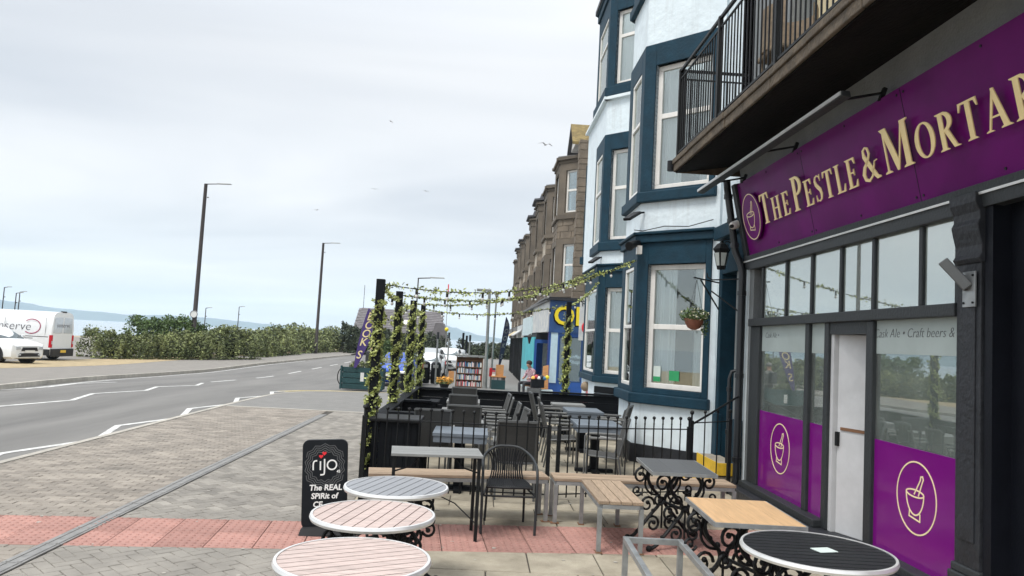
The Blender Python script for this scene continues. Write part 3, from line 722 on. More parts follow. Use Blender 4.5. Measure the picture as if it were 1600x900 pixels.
# pilaster, console and dark doorway next to it
m_ = MB(); PF.box(m_, Yu(5.41), Yu(5.14), .42, 2.62, -.035, .1); PF.box(m_, Yu(5.36), Yu(5.19), .6, 2.5, -.045, -.036); m_.build('pilaster', 'pub_black', pub, bevel=.012)
m_ = MB()
for i, (z0, z1, g) in enumerate(((-.02, .24, .06), (.24, .3, .045), (.3, .36, .03), (.36, .42, .015))): PF.box(m_, Yu(5.42+g), Yu(5.14-g), z0, z1, -.035-g, .1)
m_.build('pilaster_base', 'pub_grey', pub, bevel=.012)
m_ = MB(); prof = [(.1, 2.6), (-.045, 2.6), (-.065, 2.635), (-.045, 2.67), (-.045, 2.73), (-.07, 2.83), (-.08, 2.88), (-.06, 2.92), (-.065, 2.97), (-.095, 3.04), (-.1, 3.11), (.1, 3.11)]
n_ = len(prof); m_.add([PF.pt(Yu(5.42), z, d) for d, z in prof]+[PF.pt(Yu(5.12), z, d) for d, z in prof], [tuple(range(n_)), tuple(range(2*n_-1, n_-1, -1))]+[(i, (i+1) % n_, n_+(i+1) % n_, n_+i) for i in range(n_)])
m_.build('console', 'pub_black', pub, bevel=.006)
m_ = MB(); PF.box(m_, Yu(5.1), Yu(2.2), 0, 3.1, .12, .2); PF.box(m_, Yu(5.12), Yu(5.04), 0, 3.1, -.02, .12); PF.box(m_, Yu(4.68), Yu(4.6), 0, 3.1, .06, .12); m_.build('side_door', 'door_black', pub)
m_ = MB(); PF.box(m_, Yu(4.6), Yu(2.0), .2, 1.15, .09, .1); m_.build('purple_panel', 'purple_film', pub)
# floodlight bracket on the pilaster
fl = thing('flagpole_bracket', 'grey metal flagpole socket bolted to the black pilaster', 'bracket', (PX-.05, 5.24, 2.4), world=True)
m_ = MB().box(PX-.06, PX-.046, 5.17, 5.31, 2.28, 2.54); m_.build('plate', 'galv', fl, bevel=.003)
m_ = MB().bar((PX-.06, 5.24, 2.42), (PX-.19, 5.34, 2.62), .075); m_.build('socket', 'frame_grey', fl, bevel=.008)
for dy in (-.05, .05):
    for dz in (-.1, .1): MB().cyl((PX-.06, 5.24+dy, 2.41+dz), (PX-.068, 5.24+dy, 2.41+dz), .009, 6).build('bolt', 'iron_black', fl)
# balcony
BX, BY0, BY1 = 2.6, 10.1, 3.2
bl = thing('balcony', 'concrete balcony with black railings above the pub fascia', 'balcony', (BX, 7, 4.3), world=True)
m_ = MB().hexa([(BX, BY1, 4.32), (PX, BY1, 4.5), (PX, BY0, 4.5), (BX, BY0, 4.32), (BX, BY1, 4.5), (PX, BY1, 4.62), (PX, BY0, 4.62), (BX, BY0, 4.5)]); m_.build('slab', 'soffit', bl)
m_ = MB(); random.seed(4); y = BY1
while y < BY0:
    y2 = min(BY0+.02, y+random.uniform(.5, .9)); g = random.uniform(0, .012)
    m_.box(BX-.03-g, BX-.001, y, y2-.006, 4.335, 4.44).box(BX-.05-g, BX+.08, y, y2-.004, 4.441, 4.515); y = y2
m_.box(BX, PX, BY0+.001, BY0+.03, 4.33, 4.5); m_.build('edge_course', 'slab_edge', bl, bevel=.01)
MB().tube([(BX-.06, BY0+.05, 4.36), (BX-.06, BY0+.05, 4.5)], .05, 10).build('gutter_end', 'plastic_black', bl)
def rails(pts, n):
    a, b = Vector(pts[0]), Vector(pts[1])
    for z, w in ((5.78, .035), (5.66, .02), (4.6, .025)): MB().bar((a.x, a.y, z), (b.x, b.y, z), w).build('rail', 'iron_black', bl)
    for i in range(n+1):
        p = a+(b-a)*i/n; big = i % 17 == 0
        if big: MB().bar((p.x, p.y, 4.5), (p.x, p.y, 5.8), .05).build('post', 'iron_black', bl)
        else: MB().bar((p.x, p.y, 4.6), (p.x, p.y, 5.66), .014).build('baluster', 'iron_black', bl)
rails(((BX+.02, BY0-.02), (BX+.02, BY1)), 68); rails(((BX+.06, BY0-.03), (PX, BY0-.03)), 9)
wc = thing('wicker_chair', 'brown wicker chair standing on the balcony behind the railings', 'chair', (3.05, 7.4, 4.6))
MB().box(-.25, .25, -.25, .25, .36, .42).build('seat', 'wicker', wc, bevel=.02)
MB().grid([[(.28*math.cos(rad(t)), .28*math.sin(rad(t)), z) for t in range(-60, 241, 20)] for z in (.4, .62, .86)]).build('backrest', 'wicker', wc)
for sx_ in (-.2, .2):
    for sy_ in (-.2, .2): MB().bar((sx_, sy_, 0), (sx_, sy_, .36), .03).build('leg', 'wicker', wc)
# sign light trough
lt = thing('sign_light', 'long aluminium trough light on bracket arms above the purple fascia', 'light', (3.02, 8.2, 4.12), world=True)
MB().hexa([(2.99, 10.35, 4.115), (3.07, 10.35, 4.1), (3.07, 6.1, 4.1), (2.99, 6.1, 4.115), (2.99, 10.35, 4.16), (3.06, 10.35, 4.155), (3.06, 6.1, 4.155), (2.99, 6.1, 4.16)]).build('trough', 'pub_grey', lt, bevel=.006)
MB().box(2.98, 2.989, 6.12, 10.33, 4.125, 4.158).build('diffuser', 'alu', lt)
for Y in (9.6, 8.0, 6.2):
    m_ = MB().bar((3.08, Y, 4.12), (3.42, Y, 4.2), .02).bar((3.38, Y, 4.12), (3.42, Y, 4.24), .035); m_.build('bracket_arm', 'iron_black', lt)
# rainwater pipes between the two buildings
def pipe(nm, label, pts, r=.045):
    t = thing(nm, label, 'drainpipe', (pts[-1][0], pts[-1][1], pts[-1][2]), world=True)
    MB().tube(pts, r, 10).build('pipe', 'pipe_black', t, smooth=True)
    for p, q in zip(pts, pts[1:]):
        if abs((Vector(q)-Vector(p)).normalized().z) > .9 and (Vector(q)-Vector(p)).length > .5:
            for f in (.1, .5, .9):
                c_ = Vector(p).lerp(Vector(q), f); MB().cyl(c_-Vector((0, 0, .03)), c_+Vector((0, 0, .03)), r+.012, 10).build('collar', 'pipe_black', t)
pipe('drainpipe', 'black drainpipe cranked down beside the purple fascia', [(3.3, 10.02, 4.25), (3.32, 10.03, 4.1), (3.44, 9.98, 3.25), (3.5, 9.93, 3.08), (3.52, 9.9, 2.95), (3.52, 9.9, .16), (3.46, 9.9, .05)], .05)
pipe('drainpipe', 'thin black pipe beside the shopfront left edge with a swan bend', [(3.58, 10.12, 1.62), (3.5, 10.14, 1.6), (3.47, 10.14, 1.5), (3.47, 10.14, .05)], .025)
cc = thing('security_camera', 'white dome security camera beside the emblem on the pub corner', 'camera', (3.42, 9.93, 3.62), world=True)
MB().cyl((3.52, 9.95, 3.66), (3.38, 9.9, 3.6), .055, 14).ball((3.37, 9.895, 3.595), .055, 12).build('housing', 'cctv_white', cc, smooth=True)
MB().cyl((3.345, 9.86, 3.58), (3.32, 9.835, 3.57), .026, 12).build('lens', 'plastic_black', cc)
# ------------------------------------------------------------------ white building with teal bays
wbd = thing('white_building', 'white rendered house with dark teal trimmed bay windows beside the pub', 'house', (3.6, 13, 0), world=True)
def bay(A, B, C_, D_, floors, top, wide, strip_u=None, base=0):
    """canted bay A-B (side towards us), B-C front, C-D far side; floors = (sill0, sill1, win0, win1, head, cornice)"""
    for idx, (p, q) in enumerate(((A, B), (B, C_), (C_, D_))):
        P = Pl(p, q, (1, 0) if idx == 1 else (1, .3 if idx == 0 else -.3)); Lw = P.len
        tw = .16 if idx != 1 else .2
        u0, u1 = tw+.04, Lw-tw-.04
        if idx == 1 and strip_u: u1 = strip_u
        mb = MB(); holes = [(u0, u1, f[2], f[3]) for f in floors]
        P.wall(mb, 0, Lw, base, top, holes, 0, .2); mb.build('bay_wall', 'white_render', wbd)
        for f in floors:
            # teal surround, proud of the render
            e = strip_u+.12 if (idx == 1 and strip_u) else Lw+.012
            mb = MB(); P.wall(mb, -.012 if idx else .1, e, f[1], f[4], [(u0, u1, f[2], f[3])], -.03, .12); mb.build('window_surround', 'teal', wbd, bevel=.008)
            mb = MB(); P.box(mb, -.06 if idx else .06, e+.04, f[0], f[1], -.09, .05); mb.build('sill', 'teal', wbd, bevel=.02)
            if f[5]:
                mb = MB(); P.box(mb, -.05 if idx else .05, e+.03, f[4], f[5]-.05, -.08, .05); P.box(mb, -.08 if idx else .03, e+.05, f[5]-.05, f[5], -.12, .05); mb.build('cornice', 'teal', wbd, bevel=.015)
            w = window(wbd, P, u0, u1, f[2], f[3], .07 if idx == 0 else -.02, 'upvc', 'glass_clear', transoms=(f[6],), fw=.085 if idx != 1 else .06,
                       back='room_mid' if f[2] > 4 else 'room_dark', curtain=([(u0+.05, u0+.28), (u1-.42, u1-.05)] if idx == 0 else None), depth=.5)
G1 = (.96, 1.13, 1.22, 3.24, 3.6, 3.78, 2.22)
F1 = (4.28, 4.46, 4.5, 6.62, 7.0, 0, 5.75)
bay((3.6, 11.2), (2.58, 12.22), (2.58, 13.45), (3.6, 14.45), (G1, F1, (8.0, 8.18, 8.22, 10.2, 10.6, 0, 9.5)), 11.5, True)
G2 = (.98, 1.14, 1.2, 3.28, 3.66, 3.86, 2.25)
F2 = (4.18, 4.4, 4.46, 6.7, 7.1, 0, 5.75)
H2 = (8.05, 8.3, 8.36, 10.25, 10.75, 11.0, 9.6)
bay((3.6, 17.25), (2.85, 18.0), (2.85, 20.25), (3.6, 21.0), (G2,), 3.9, False)
bay((3.6, 17.25), (2.85, 18.0), (2.85, 21.2), (3.6, 21.95), (F2,), 8.0, False, strip_u=1.2, base=3.9)
bay((3.6, 17.25), (2.85, 18.0), (2.85, 19.8), (3.6, 20.55), (H2,), 10.75, False, base=8.0)
# ledge above the first floor of the far bay, coped parapet, eaves
P_ = Pl((3.6, 17.25), (2.85, 18.0), (1, .3)); m_ = MB(); P_.box(m_, -.02, P_.len+.05, 7.98, 8.05, -.1, .1); m_.build('ledge', 'white_strip', wbd)
P_ = Pl((2.85, 18.0), (2.85, 21.2), (1, 0)); m_ = MB(); P_.box(m_, -.1, 3.2, 7.98, 8.05, -.1, .1); m_.build('ledge', 'white_strip', wbd)
m_ = MB().prism([(4.0, 16.75), (2.7, 17.92), (2.7, 19.9), (4.0, 21.2)], 11.0, 11.12, lambda x, y, z: (x, y, z)).prism([(4.0, 17.2), (3.1, 18.2), (3.1, 19.7), (4.0, 20.9)], 11.12, 11.7, lambda x, y, z: (x, y, z)); m_.build('bay_roof', 'slate', wbd)
# flat walls behind the bays
P_ = Pl((3.62, 9.9), (3.62, 17.0), (1, 0)); m_ = MB(); P_.wall(m_, 0, 1.24, 0, 11.5, [(.2, 1.02, 0, 3.05)], 0, .3); P_.wall(m_, 4.6, 7.1, 0, 11.5, [], 0, .3); m_.build('wall', 'white_render', wbd)
m_ = MB().box(3.62, 3.8, 17.0, 23, 0, 11.5).box(3.9, 9, 9.9, 9.95, 0, 11.5).box(3.92, 9, 22.9, 23, 0, 11.5); m_.build('return_wall', 'white_strip', wbd)
m_ = MB(); P_.wall(m_, .12, 1.12, 0, 3.55, [(.24, .98, 0, 3.02)], -.06, .28); P_.box(m_, .0, 1.2, 3.55, 3.75, -.14, .2); P_.box(m_, .06, .27, 0, .95, -.085, .0); P_.box(m_, .96, 1.16, 0, .95, -.085, .0); m_.build('door_surround', 'teal', wbd, bevel=.012)
m_ = MB(); P_.box(m_, .24, .98, .3, 3.0, .3, .36); P_.box(m_, .3, .92, .45, 1.2, .28, .3); P_.box(m_, .3, .92, 1.35, 2.3, .28, .3); m_.build('door', 'teal_dark', wbd, bevel=.01)
m_ = MB(); P_.box(m_, 1.14, 1.3, 0, 3.5, -.012, .1); P_.box(m_, -.02, .08, 0, 3.5, -.012, .1); m_.build('white_quoin', 'white_strip', wbd)
# yellow nosed steps to the door
st = thing('door_steps', 'stone steps with yellow painted risers at the teal doorway', 'steps', (3.4, 10.55, 0), world=True)
for i in range(2):
    MB().box(3.06+.27*i, 3.62, 10.08, 11.0, .0+.18*i+.004, .17+.18*i).build('step', 'step_stone', st, bevel=.01)
    MB().box(3.045+.27*i, 3.059+.27*i, 10.06, 11.02, .01+.18*i, .175+.18*i).build('riser', 'yellow_step', st)
    MB().box(3.06+.27*i, 3.3+.27*i, 10.058, 10.078, .01+.18*i, .175+.18*i).build('riser', 'yellow_step', st)
# black weatherboard under the far bay, dark plinth under the near one
m_ = MB()
P_ = Pl((3.6, 17.25), (2.85, 18.0), (1, .3))
for i in range(5):
    m2 = MB(); P_.box(m2, .1, P_.len, .05+i*.17, .205+i*.17, -.03-.004*(i % 2), .0); m2.build('weatherboard', 'black_timber', wbd)
P_ = Pl((3.6, 11.2), (2.58, 12.22), (1, .3)); m_ = MB(); P_.box(m_, .0, P_.len+.02, 0, .3, -.02, .0); m_.build('plinth', 'pub_black', wbd)
P_ = Pl((2.58, 12.22), (2.58, 13.45), (1, 0)); m_ = MB(); P_.box(m_, -.02, P_.len, 0, .3, -.02, 0); m_.build('plinth', 'pub_black', wbd)
# stickers in the bay window
P_ = Pl((3.6, 11.2), (2.58, 12.22), (1, .3))
m_ = MB(); P_.box(m_, .66, .84, 1.36, 1.52, .09, .095); m_.build('menu_card', 'sticker_green', wbd)
m_ = MB(); P_.box(m_, 1.0, 1.13, 1.33, 1.58, .09, .095); m_.build('sticker', 'paper', wbd)
m_ = MB(); P_.box(m_, 1.0, 1.13, 1.33, 1.41, .086, .0895); m_.build('sticker', 'sticker_green', wbd)
# flood lights, cables, brackets on the bays
def flood(x, y, z, lab):
    t = thing('floodlight', lab, 'floodlight', (x, y, z), world=True)
    MB().bar((x, y, z), (x-.22, y-.22, z-.16), .14, .05).build('head', 'plastic_black', t, bevel=.01); MB().bar((x+.12, y+.05, z+.02), (x, y, z), .03).build('arm', 'plastic_black', t)
flood(2.5, 12.1, 4.1, 'black floodlight under the first floor sill of the near teal bay')
flood(2.78, 17.95, 4.02, 'black floodlight under the first floor sill of the far teal bay')
t = thing('outdoor_speaker', 'black horn speaker on the corner of the near bay cornice', 'speaker', (2.5, 12.1, 3.62), world=True)
MB().tube([(2.55, 12.15, 3.6), (2.44, 12.0, 3.56), (2.34, 11.88, 3.5)], [.05, .06, .075], 12).build('horn', 'plastic_black', t, smooth=True); MB().box(2.5, 2.58, 12.0, 12.1, 3.4, 3.54).build('junction_box', 'cctv_white', t)
MB()
wire = MB().tube([(2.5, 12.3, 3.84), (2.6, 12.1, 3.8), (2.9, 11.85, 3.86), (3.2, 11.5, 3.82), (3.5, 11.2, 3.9)], .008, 5).build('cable', 'wire'); tag(wire, 'thin black cable looping along the near bay cornice', 'cable')
# coach lantern by the door
ln = thing('wall_lantern', 'black coach lantern on a scrolled bracket by the teal doorway', 'lantern', (3.45, 10.5, 3.2), world=True)
lx, ly = 3.36, 10.32
MB().lathe([(.012, .0), (.02, -.04), (.06, -.05), (.065, -.02), (.105, .2), (.12, .22), (.125, .24), (.07, .31), (.03, .33), (.02, .36)], 6, (lx, ly, 3.08)).build('lantern_frame', 'iron_black', ln)
for k in range(6):
    a = rad(60*k+30); m_ = MB(); c0 = (lx+math.cos(a)*.064, ly+math.sin(a)*.064, 3.08); c1 = (lx+math.cos(a)*.1, ly+math.sin(a)*.1, 3.26); tx = Vector((-math.sin(a), math.cos(a), 0))
    m_.quad(Vector(c0)-tx*.025, Vector(c0)+tx*.025, Vector(c1)+tx*.042, Vector(c1)-tx*.042); m_.build('pane', 'lamp_glass', ln)
m_ = MB().tube([(lx, ly, 3.42), (lx+.03, ly+.02, 3.46), (lx+.12, ly+.06, 3.48), (3.6, 10.45, 3.44)], .012, 6).tube([(lx+.1+.06*math.cos(i*.7)*(1-i/12), ly+.08, 3.4+.06*math.sin(i*.7)*(1-i/12)) for i in range(11)], .009, 6); m_.build('bracket', 'iron_black', ln)
# bracket and hanging basket
hb_ = thing('hanging_basket', 'terracotta hanging basket of small white flowers in front of the bay window', 'hanging basket', (3.1, 10.6, 2.25), world=True)
bx, by, bz = 3.08, 10.6, 2.32
MB().lathe([(.03, -.16), (.09, -.13), (.13, -.06), (.145, 0), (.13, 0)], 14, (bx, by, bz)).build('pot', 'terracotta', hb_, smooth=True)
def leafball(mb, c, rx, ry, rz, n, s, seed=0, shell=.35, droop=0):
    rnd = random.Random(seed)
    for _ in range(n):
        while True:
            p = Vector((rnd.uniform(-1, 1), rnd.uniform(-1, 1), rnd.uniform(-1, 1)))
            if shell < p.length < 1: break
        q = Vector((c[0]+p.x*rx, c[1]+p.y*ry, c[2]+p.z*rz)); leaf(mb, q, s*rnd.uniform(.4, 1.5), rnd)
def leaf(mb, q, s, rnd):
    a = Vector((rnd.uniform(-1, 1), rnd.uniform(-1, 1), rnd.uniform(-.5, 1))).normalized(); b = a.cross(Vector((rnd.uniform(-1, 1), rnd.uniform(-1, 1), rnd.uniform(-1, 1)))).normalized()
    a *= s; b *= s*.6; c = a.cross(b).normalized()*s*.15
    mb.add([q-a*.5, q+b*.5+c, q+a*.6, q-b*.5+c], [(0, 1, 2, 3)])
m_ = MB(); leafball(m_, (bx, by, bz+.05), .21, .21, .11, 520, .04, 3, 0); leafball(m_, (bx+.15, by-.02, bz-.1), .07, .07, .17, 130, .035, 4, 0); m_.build('foliage', 'leaf_bush', hb_, kind='stuff', fix=False)
m_ = MB(); leafball(m_, (bx, by, bz+.06), .22, .22, .12, 110, .032, 5, .7); m_.build('flowers', 'flower_pale', hb_, kind='stuff', fix=False)
m_ = MB()
for k in range(3): a = rad(120*k); m_.tube([(bx+.14*math.cos(a), by+.14*math.sin(a), bz), (bx+.02, by, bz+.58)], .003, 4)
m_.build('chain', 'wire', hb_)
br = thing('basket_bracket', 'black iron bracket carrying the hanging basket', 'bracket', (3.5, 11, 2.9), world=True)
MB().bar((3.55, 10.98, 2.9), (3.05, 10.58, 2.92), .018).build('arm', 'iron_black', br); MB().bar((3.56, 10.99, 2.5), (3.18, 10.68, 2.9), .016).build('strut', 'iron_black', br)
br2 = thing('empty_bracket', 'empty black iron basket bracket across the teal doorway', 'bracket', (3.55, 10.2, 2.8), world=True)
MB().tube([(3.2, 10.45, 2.98), (3.2, 10.42, 2.92), (3.26, 10.38, 2.88), (3.55, 10.02, 2.88)], .01, 6).build('arm', 'iron_black', br2); MB().bar((3.56, 10.0, 2.4), (3.24, 10.36, 2.72), .016).build('strut', 'iron_black', br2)

# ------------------------------------------------------------------ stone terrace
def stone_house(Y, w, label, lead=False, near=False):
    """one house of the terrace: bay with two upper storeys, ashlar dressings, coursed rubble between"""
    rnd = random.Random(int(Y*7)); WX = 4.2; FX = 2.92; zb = zg(Y)
    t = thing('terrace_house', label, 'house', (WX, Y, zb), world=True, group='stone terrace houses along the street')
    top = 9.5+(.25 if lead else 0)
    A, B, C_, D_ = (WX, Y-1.9), (FX, Y-.6), (FX, Y+1.2), (WX, Y+2.5)
    fl = ((3.75, 4.0, 4.12, 5.9, 6.12), (6.93, 7.1, 7.2, 8.95, 9.25))
    for idx, (p, q) in enumerate(((A, B), (B, C_), (C_, D_))):
        P = Pl(p, q, (1, 0) if idx == 1 else (1, .3 if idx == 0 else -.3)); L = P.len; u0, u1 = .34, L-.34
        if idx == 1: u0, u1 = .3, L-.3
        mb = MB(); P.wall(mb, 0, L, 2.6, top, [(u0, u1, f[2], f[3]) for f in fl], .02, .25); mb.build('bay_wall', 'stone_mortar', t)
        for f in fl:
            mb = MB(); P.wall(mb, 0, L, f[1], f[4], [(u0, u1, f[2], f[3])], -.03, .2); mb.build('window_surround', 'stone_dressed', t)
            mb = MB(); P.box(mb, -.05, L+.05, f[0], f[1], -.1, .1); mb.build('sill', 'stone_dressed', t)
            if idx < 2: window(t, P, u0, u1, f[2], f[3], .06, 'upvc', 'glass_far', transoms=((f[2]+f[3])/2+.05,), fw=.08 if idx == 0 else .06, back='room_mid')
        # rubble courses between the storeys
        for z0, z1 in ((2.6, 3.73), (6.14, 6.91)):
            z = z0
            while z < z1-.05:
                h = min(rnd.choice((.2, .24, .28)), z1-z); u = 0
                while u < L-.02:
                    ww = min(rnd.uniform(.3, .7), L-u); mb = MB(); g = rnd.uniform(0, .02)
                    if near or idx < 1:
                        P.box(mb, u+.012, u+ww-.016, z+.012, z+h-.014, -.005-g, .1)
                        mb.build('stone', 'stone', t) if near else (STONES.setdefault(t.name, (t, MB()))[1].add(mb.v, mb.f))
                    u += ww
                z += h
        mb = MB(); P.box(mb, -.06, L+.06, 9.25, top-.12, -.06, .15); P.box(mb, -.12, L+.12, top-.12, top, -.15, .15); mb.build('cornice', 'stone_dressed', t)
    # plain wall with rubble on both sides
    mb = MB().box(WX, WX+.3, Y-1.9-(w-4.4)/2, Y-1.9, zb, top+.2).box(WX, WX+.3, Y+2.5, Y+2.5+(w-4.4)/2, zb, top+.2); mb.build('wall', 'stone', t)
    mb = MB().prism([(WX+.1, Y-1.6), (FX-.1, Y-.5), (FX-.1, Y+1.1), (WX+.1, Y+2.2)], top, top+.1, lambda x, y, z: (x, y, z)); mb.build('bay_roof', 'lead', t)
    if lead:
        mb = MB().prism([(WX+.2, Y-2), (FX-.3, Y-.7), (FX-.3, Y+1.3), (WX+.2, Y+2.6)], top+.1, top+.2, lambda x, y, z: (x, y, z)).prism([(WX+.2, Y-1.6), (FX+.1, Y-.4), (FX+.1, Y+1), (WX+.2, Y+2.2)], top+.2, top+.55, lambda x, y, z: (x, y, z)); mb.build('hipped_roof', 'slate', t)
    mb = MB().hexa([(WX-.1, Y-w/2, top+.2), (WX+6, Y-w/2, top+3.4), (WX+6, Y+w/2, top+3.4), (WX-.1, Y+w/2, top+.2), (WX-.1, Y-w/2, top+.3), (WX+6, Y-w/2, top+3.5), (WX+6, Y+w/2, top+3.5), (WX-.1, Y+w/2, top+.3)]); mb.build('roof', 'slate', t)
    return t
STONES = {}
names = ['first stone terrace house after the white building, two upper bay windows in view', 'second stone terrace house from the white building', 'third stone terrace house from the white building, slate cap on its bay',
         'fourth stone terrace house from the white building, slate cap on its bay', 'fifth stone terrace house from the white building', 'sixth stone terrace house from the white building', 'seventh stone terrace house from the white building', 'farthest stone terrace house at the street end']
for i, nm in enumerate(names): stone_house(30.6+i*5.6, 5.6, nm, lead=i in (2, 3, 5, 6), near=i == 0)
for t, mb in STONES.values(): mb.build('rubble_stones', 'stone', t, kind='stuff')
# stone flank wall facing us beside the white building, with the dormer gable above
fw_ = thing('stone_flank', 'rough stone wall end with mossy gabled dormer between white house and terrace', 'wall', (3.5, 28.4, 3.64), world=True)
MB().box(3.52, 4.4, 28.4, 28.9, 3.64, 9.9).build('wall_core', 'stone_mortar', fw_)
z = 3.64; rr_ = random.Random(9)
while z < 9.85:
    h = rr_.choice((.22, .28, .34)); cut = rr_.uniform(.25, .6); z1 = min(z+h, 9.9)
    for a, b in ((3.5, 3.5+cut), (3.5+cut, 4.4)):
        MB().box(a+.012, b-.012, 28.36-rr_.uniform(0, .02), 28.4, z+.012, z1-.012).build('stone', 'stone', fw_)
    MB().box(3.49-rr_.uniform(0, .02), 3.519, 28.38, 28.88, z+.012, z1-.012).build('stone', 'stone', fw_)
    z += h
def gab(y0, y1, z0, z1, x0, x1): return MB().add([(x0, y0, z0), (x0, y1, z0), (x0, (y0+y1)/2, z1), (x1, y0, z0), (x1, y1, z0), (x1, (y0+y1)/2, z1)], [(0, 2, 1), (0, 3, 5, 2), (1, 2, 5, 4), (3, 4, 5), (0, 1, 4, 3)])
gab(29.1, 30.7, 9.95, 10.8, 3.4, 5.2).build('gable', 'upvc', fw_)
MB().hexa([(3.25, 28.95, 9.85), (5.3, 28.95, 9.85), (5.3, 29.9, 10.83), (3.25, 29.9, 10.83), (3.25, 28.95, 9.97), (5.3, 28.95, 9.97), (5.3, 29.9, 10.95), (3.25, 29.9, 10.95)]).build('dormer_roof', 'lichen_roof', fw_)
MB().hexa([(3.25, 30.85, 9.85), (5.3, 30.85, 9.85), (5.3, 29.9, 10.83), (3.25, 29.9, 10.83), (3.25, 30.85, 9.97), (5.3, 30.85, 9.97), (5.3, 29.9, 10.95), (3.25, 29.9, 10.95)]).build('dormer_roof', 'slate', fw_)

# ------------------------------------------------------------------ blue corner shop and the shop row
sh = thing('blue_shop', 'blue painted corner shop with yellow lettered fascia', 'shop', (3.2, 28, zg(28)), world=True)
zb = zg(28)
PS = Pl((2.6, 28.0), (4.2, 28.0), (0, 1))
m_ = MB(); PS.box(m_, -.02, 1.62, 2.28, 3.5, -.06, .2); m_.build('fascia', 'blue_paint', sh)
m_ = MB(); PS.box(m_, -.1, 1.62, 3.5, 3.62, -.16, .3); m_.build('fascia_cap', 'pub_black', sh)
m_ = MB(); PS.wall(m_, 0, 1.62, zb, 2.28, [(.4, 1.3, .42, 2.15)], 0, .15); m_.build('flank_wall', 'blue_bright', sh)
[PS.box(MB(), q, q2, .38, 2.28, -.03, 0).build('pilaster', 'pale_blue', sh) for q, q2 in ((.08, .34), (1.32, 1.42))]
window(sh, PS, .4, 1.3, .42, 2.15, .03, 'blue_paint', 'glass_far', fw=.05, back='room_dark')
m_ = MB(); text(m_, 'Coffee\nShop', .2, lambda x, y, z: (3.62+x, 28.05-z, 1.3+y), extrude=.002, shear=.2); m_.build('lettering', 'pale_blue', sh)
m_ = MB(); text(m_, 'OL', .98, lambda x, y, z: (3.38+x, 27.93-z, 2.9+y), extrude=.02, offset=.02); m_.build('lettering', 'yellow_letter', sh)
m_ = MB(); text(m_, 'OL', .98, lambda x, y, z: (3.34+x, 27.935-z, 2.86+y), extrude=.002, offset=.03); m_.build('letter_shadow', 'door_black', sh)
PT = Pl((2.58, 28.0), (2.36, 40.0), (1, 0))
m_ = MB(); PT.box(m_, .02, 6.5, 2.3, 3.45, -.04, .25); m_.build('street_fascia', 'faded_white', sh)
m_ = MB(); PT.box(m_, 6.5, 12, 2.2, 3.1, -.1, .25); m_.build('street_fascia', 'pale_board', sh)
m_ = MB(); PT.box(m_, -.05, 12, 3.45, 3.53, -.14, .3); m_.build('fascia_cap', 'lead', sh)
# recessed street front: blue door frame, turquoise boards, dark posts
PD = Pl((2.32, 31.4), (2.98, 31.4), (0, 1))
m_ = MB(); PD.wall(m_, 0, .66, zg(31), 2.0, [(.1, .56, zg(31), 1.85)], 0, .08); m_.build('door_frame', 'blue_bright', sh)
m_ = MB(); PD.box(m_, .1, .56, zg(31), 1.85, .05, .06); m_.build('pane', 'glass_far', sh)
m_ = MB(); PS2 = Pl((2.98, 28.2), (2.98, 31.4), (1, 0)); PS2.box(m_, 0, 3.2, zg(30), 2.3, .0, .1); m_.build('shop_window', 'room_mid', sh)
for k in range(6): m_ = MB(); PS2.box(m_, .2+k*.5, .26+k*.5, zg(30), 2.3, -.03, 0); m_.build('mullion', 'faded_white', sh)
for k in range(9):
    y = 31.5+k*.95; m_ = MB().box(2.3, 2.36, y, y+.9, zg(y)+.9, 2.1); m_.build('board', 'turquoise', sh)
    m_ = MB().box(2.295, 2.36, y, y+.9, zg(y), zg(y)+.895); m_.build('board', 'pale_board', sh)
m_ = MB().box(2.4, 4.2, 31.6, 41, zg(35), 2.3); m_.build('shop_body', 'room_dark', sh)
m_ = MB().box(2.36, 4.3, 27.9, 40.2, 3.54, 3.6); m_.build('roof', 'lead', sh)
# tinsel and fairy lights at the corner of the shop
m_ = MB()
for k in range(40): m_.box(2.56, 2.59, 27.94, 27.97, zb+.5+k*.05, zb+.53+k*.05)
tag(m_.build('tinsel_strip', 'flag_purple'), 'purple tinsel strip down the corner of the blue shop', 'tinsel')
# far shop fronts
for k, (y, m1, lab) in enumerate(((41.5, 'pub_black', 'black shopfront with an awning beyond the turquoise boards'), (47, 'pub_grey', 'dark grey shopfront near the end of the street'), (54, 'pub_black', 'last dark shopfront at the end of the terrace'))):
    t = thing('shopfront', lab, 'shop', (2.6, y, -.45), world=True, group='far shopfronts')
    MB().box(2.45, 4.2, y, y+5, -.45, 2.9).build('wall', m1, t)
    MB().box(2.3, 2.5, y, y+5, 2.1, 2.8).build('fascia', 'faded_white' if k == 0 else 'lead', t)
    MB().hexa([(1.9, y, 2.2), (2.5, y, 2.6), (2.5, y+4.5, 2.6), (1.9, y+4.5, 2.2), (1.9, y, 2.26), (2.5, y, 2.68), (2.5, y+4.5, 2.68), (1.9, y+4.5, 2.26)]).build('awning', ('faded_white', 'cream_wall', 'lead')[k], t)
    for q in range(4): MB().box(2.4, 2.46, y+.2+q*1.4, y+.4+q*1.4, -.45, 2.1).build('pilaster', 'iron_black', t)
wl = thing('wall_lantern', 'black lantern on the far wall beside the turquoise boards', 'lantern', (2.2, 31.2, 1.9), world=True)
MB().lathe([(.03, -.1), (.09, .18), (.12, .2), (.03, .3)], 6, (2.1, 31.5, 1.9)).build('lantern_frame', 'lamp_brown', wl); MB().bar((2.1, 31.5, 2.2), (2.35, 31.6, 2.25), .025).build('arm', 'iron_black', wl)
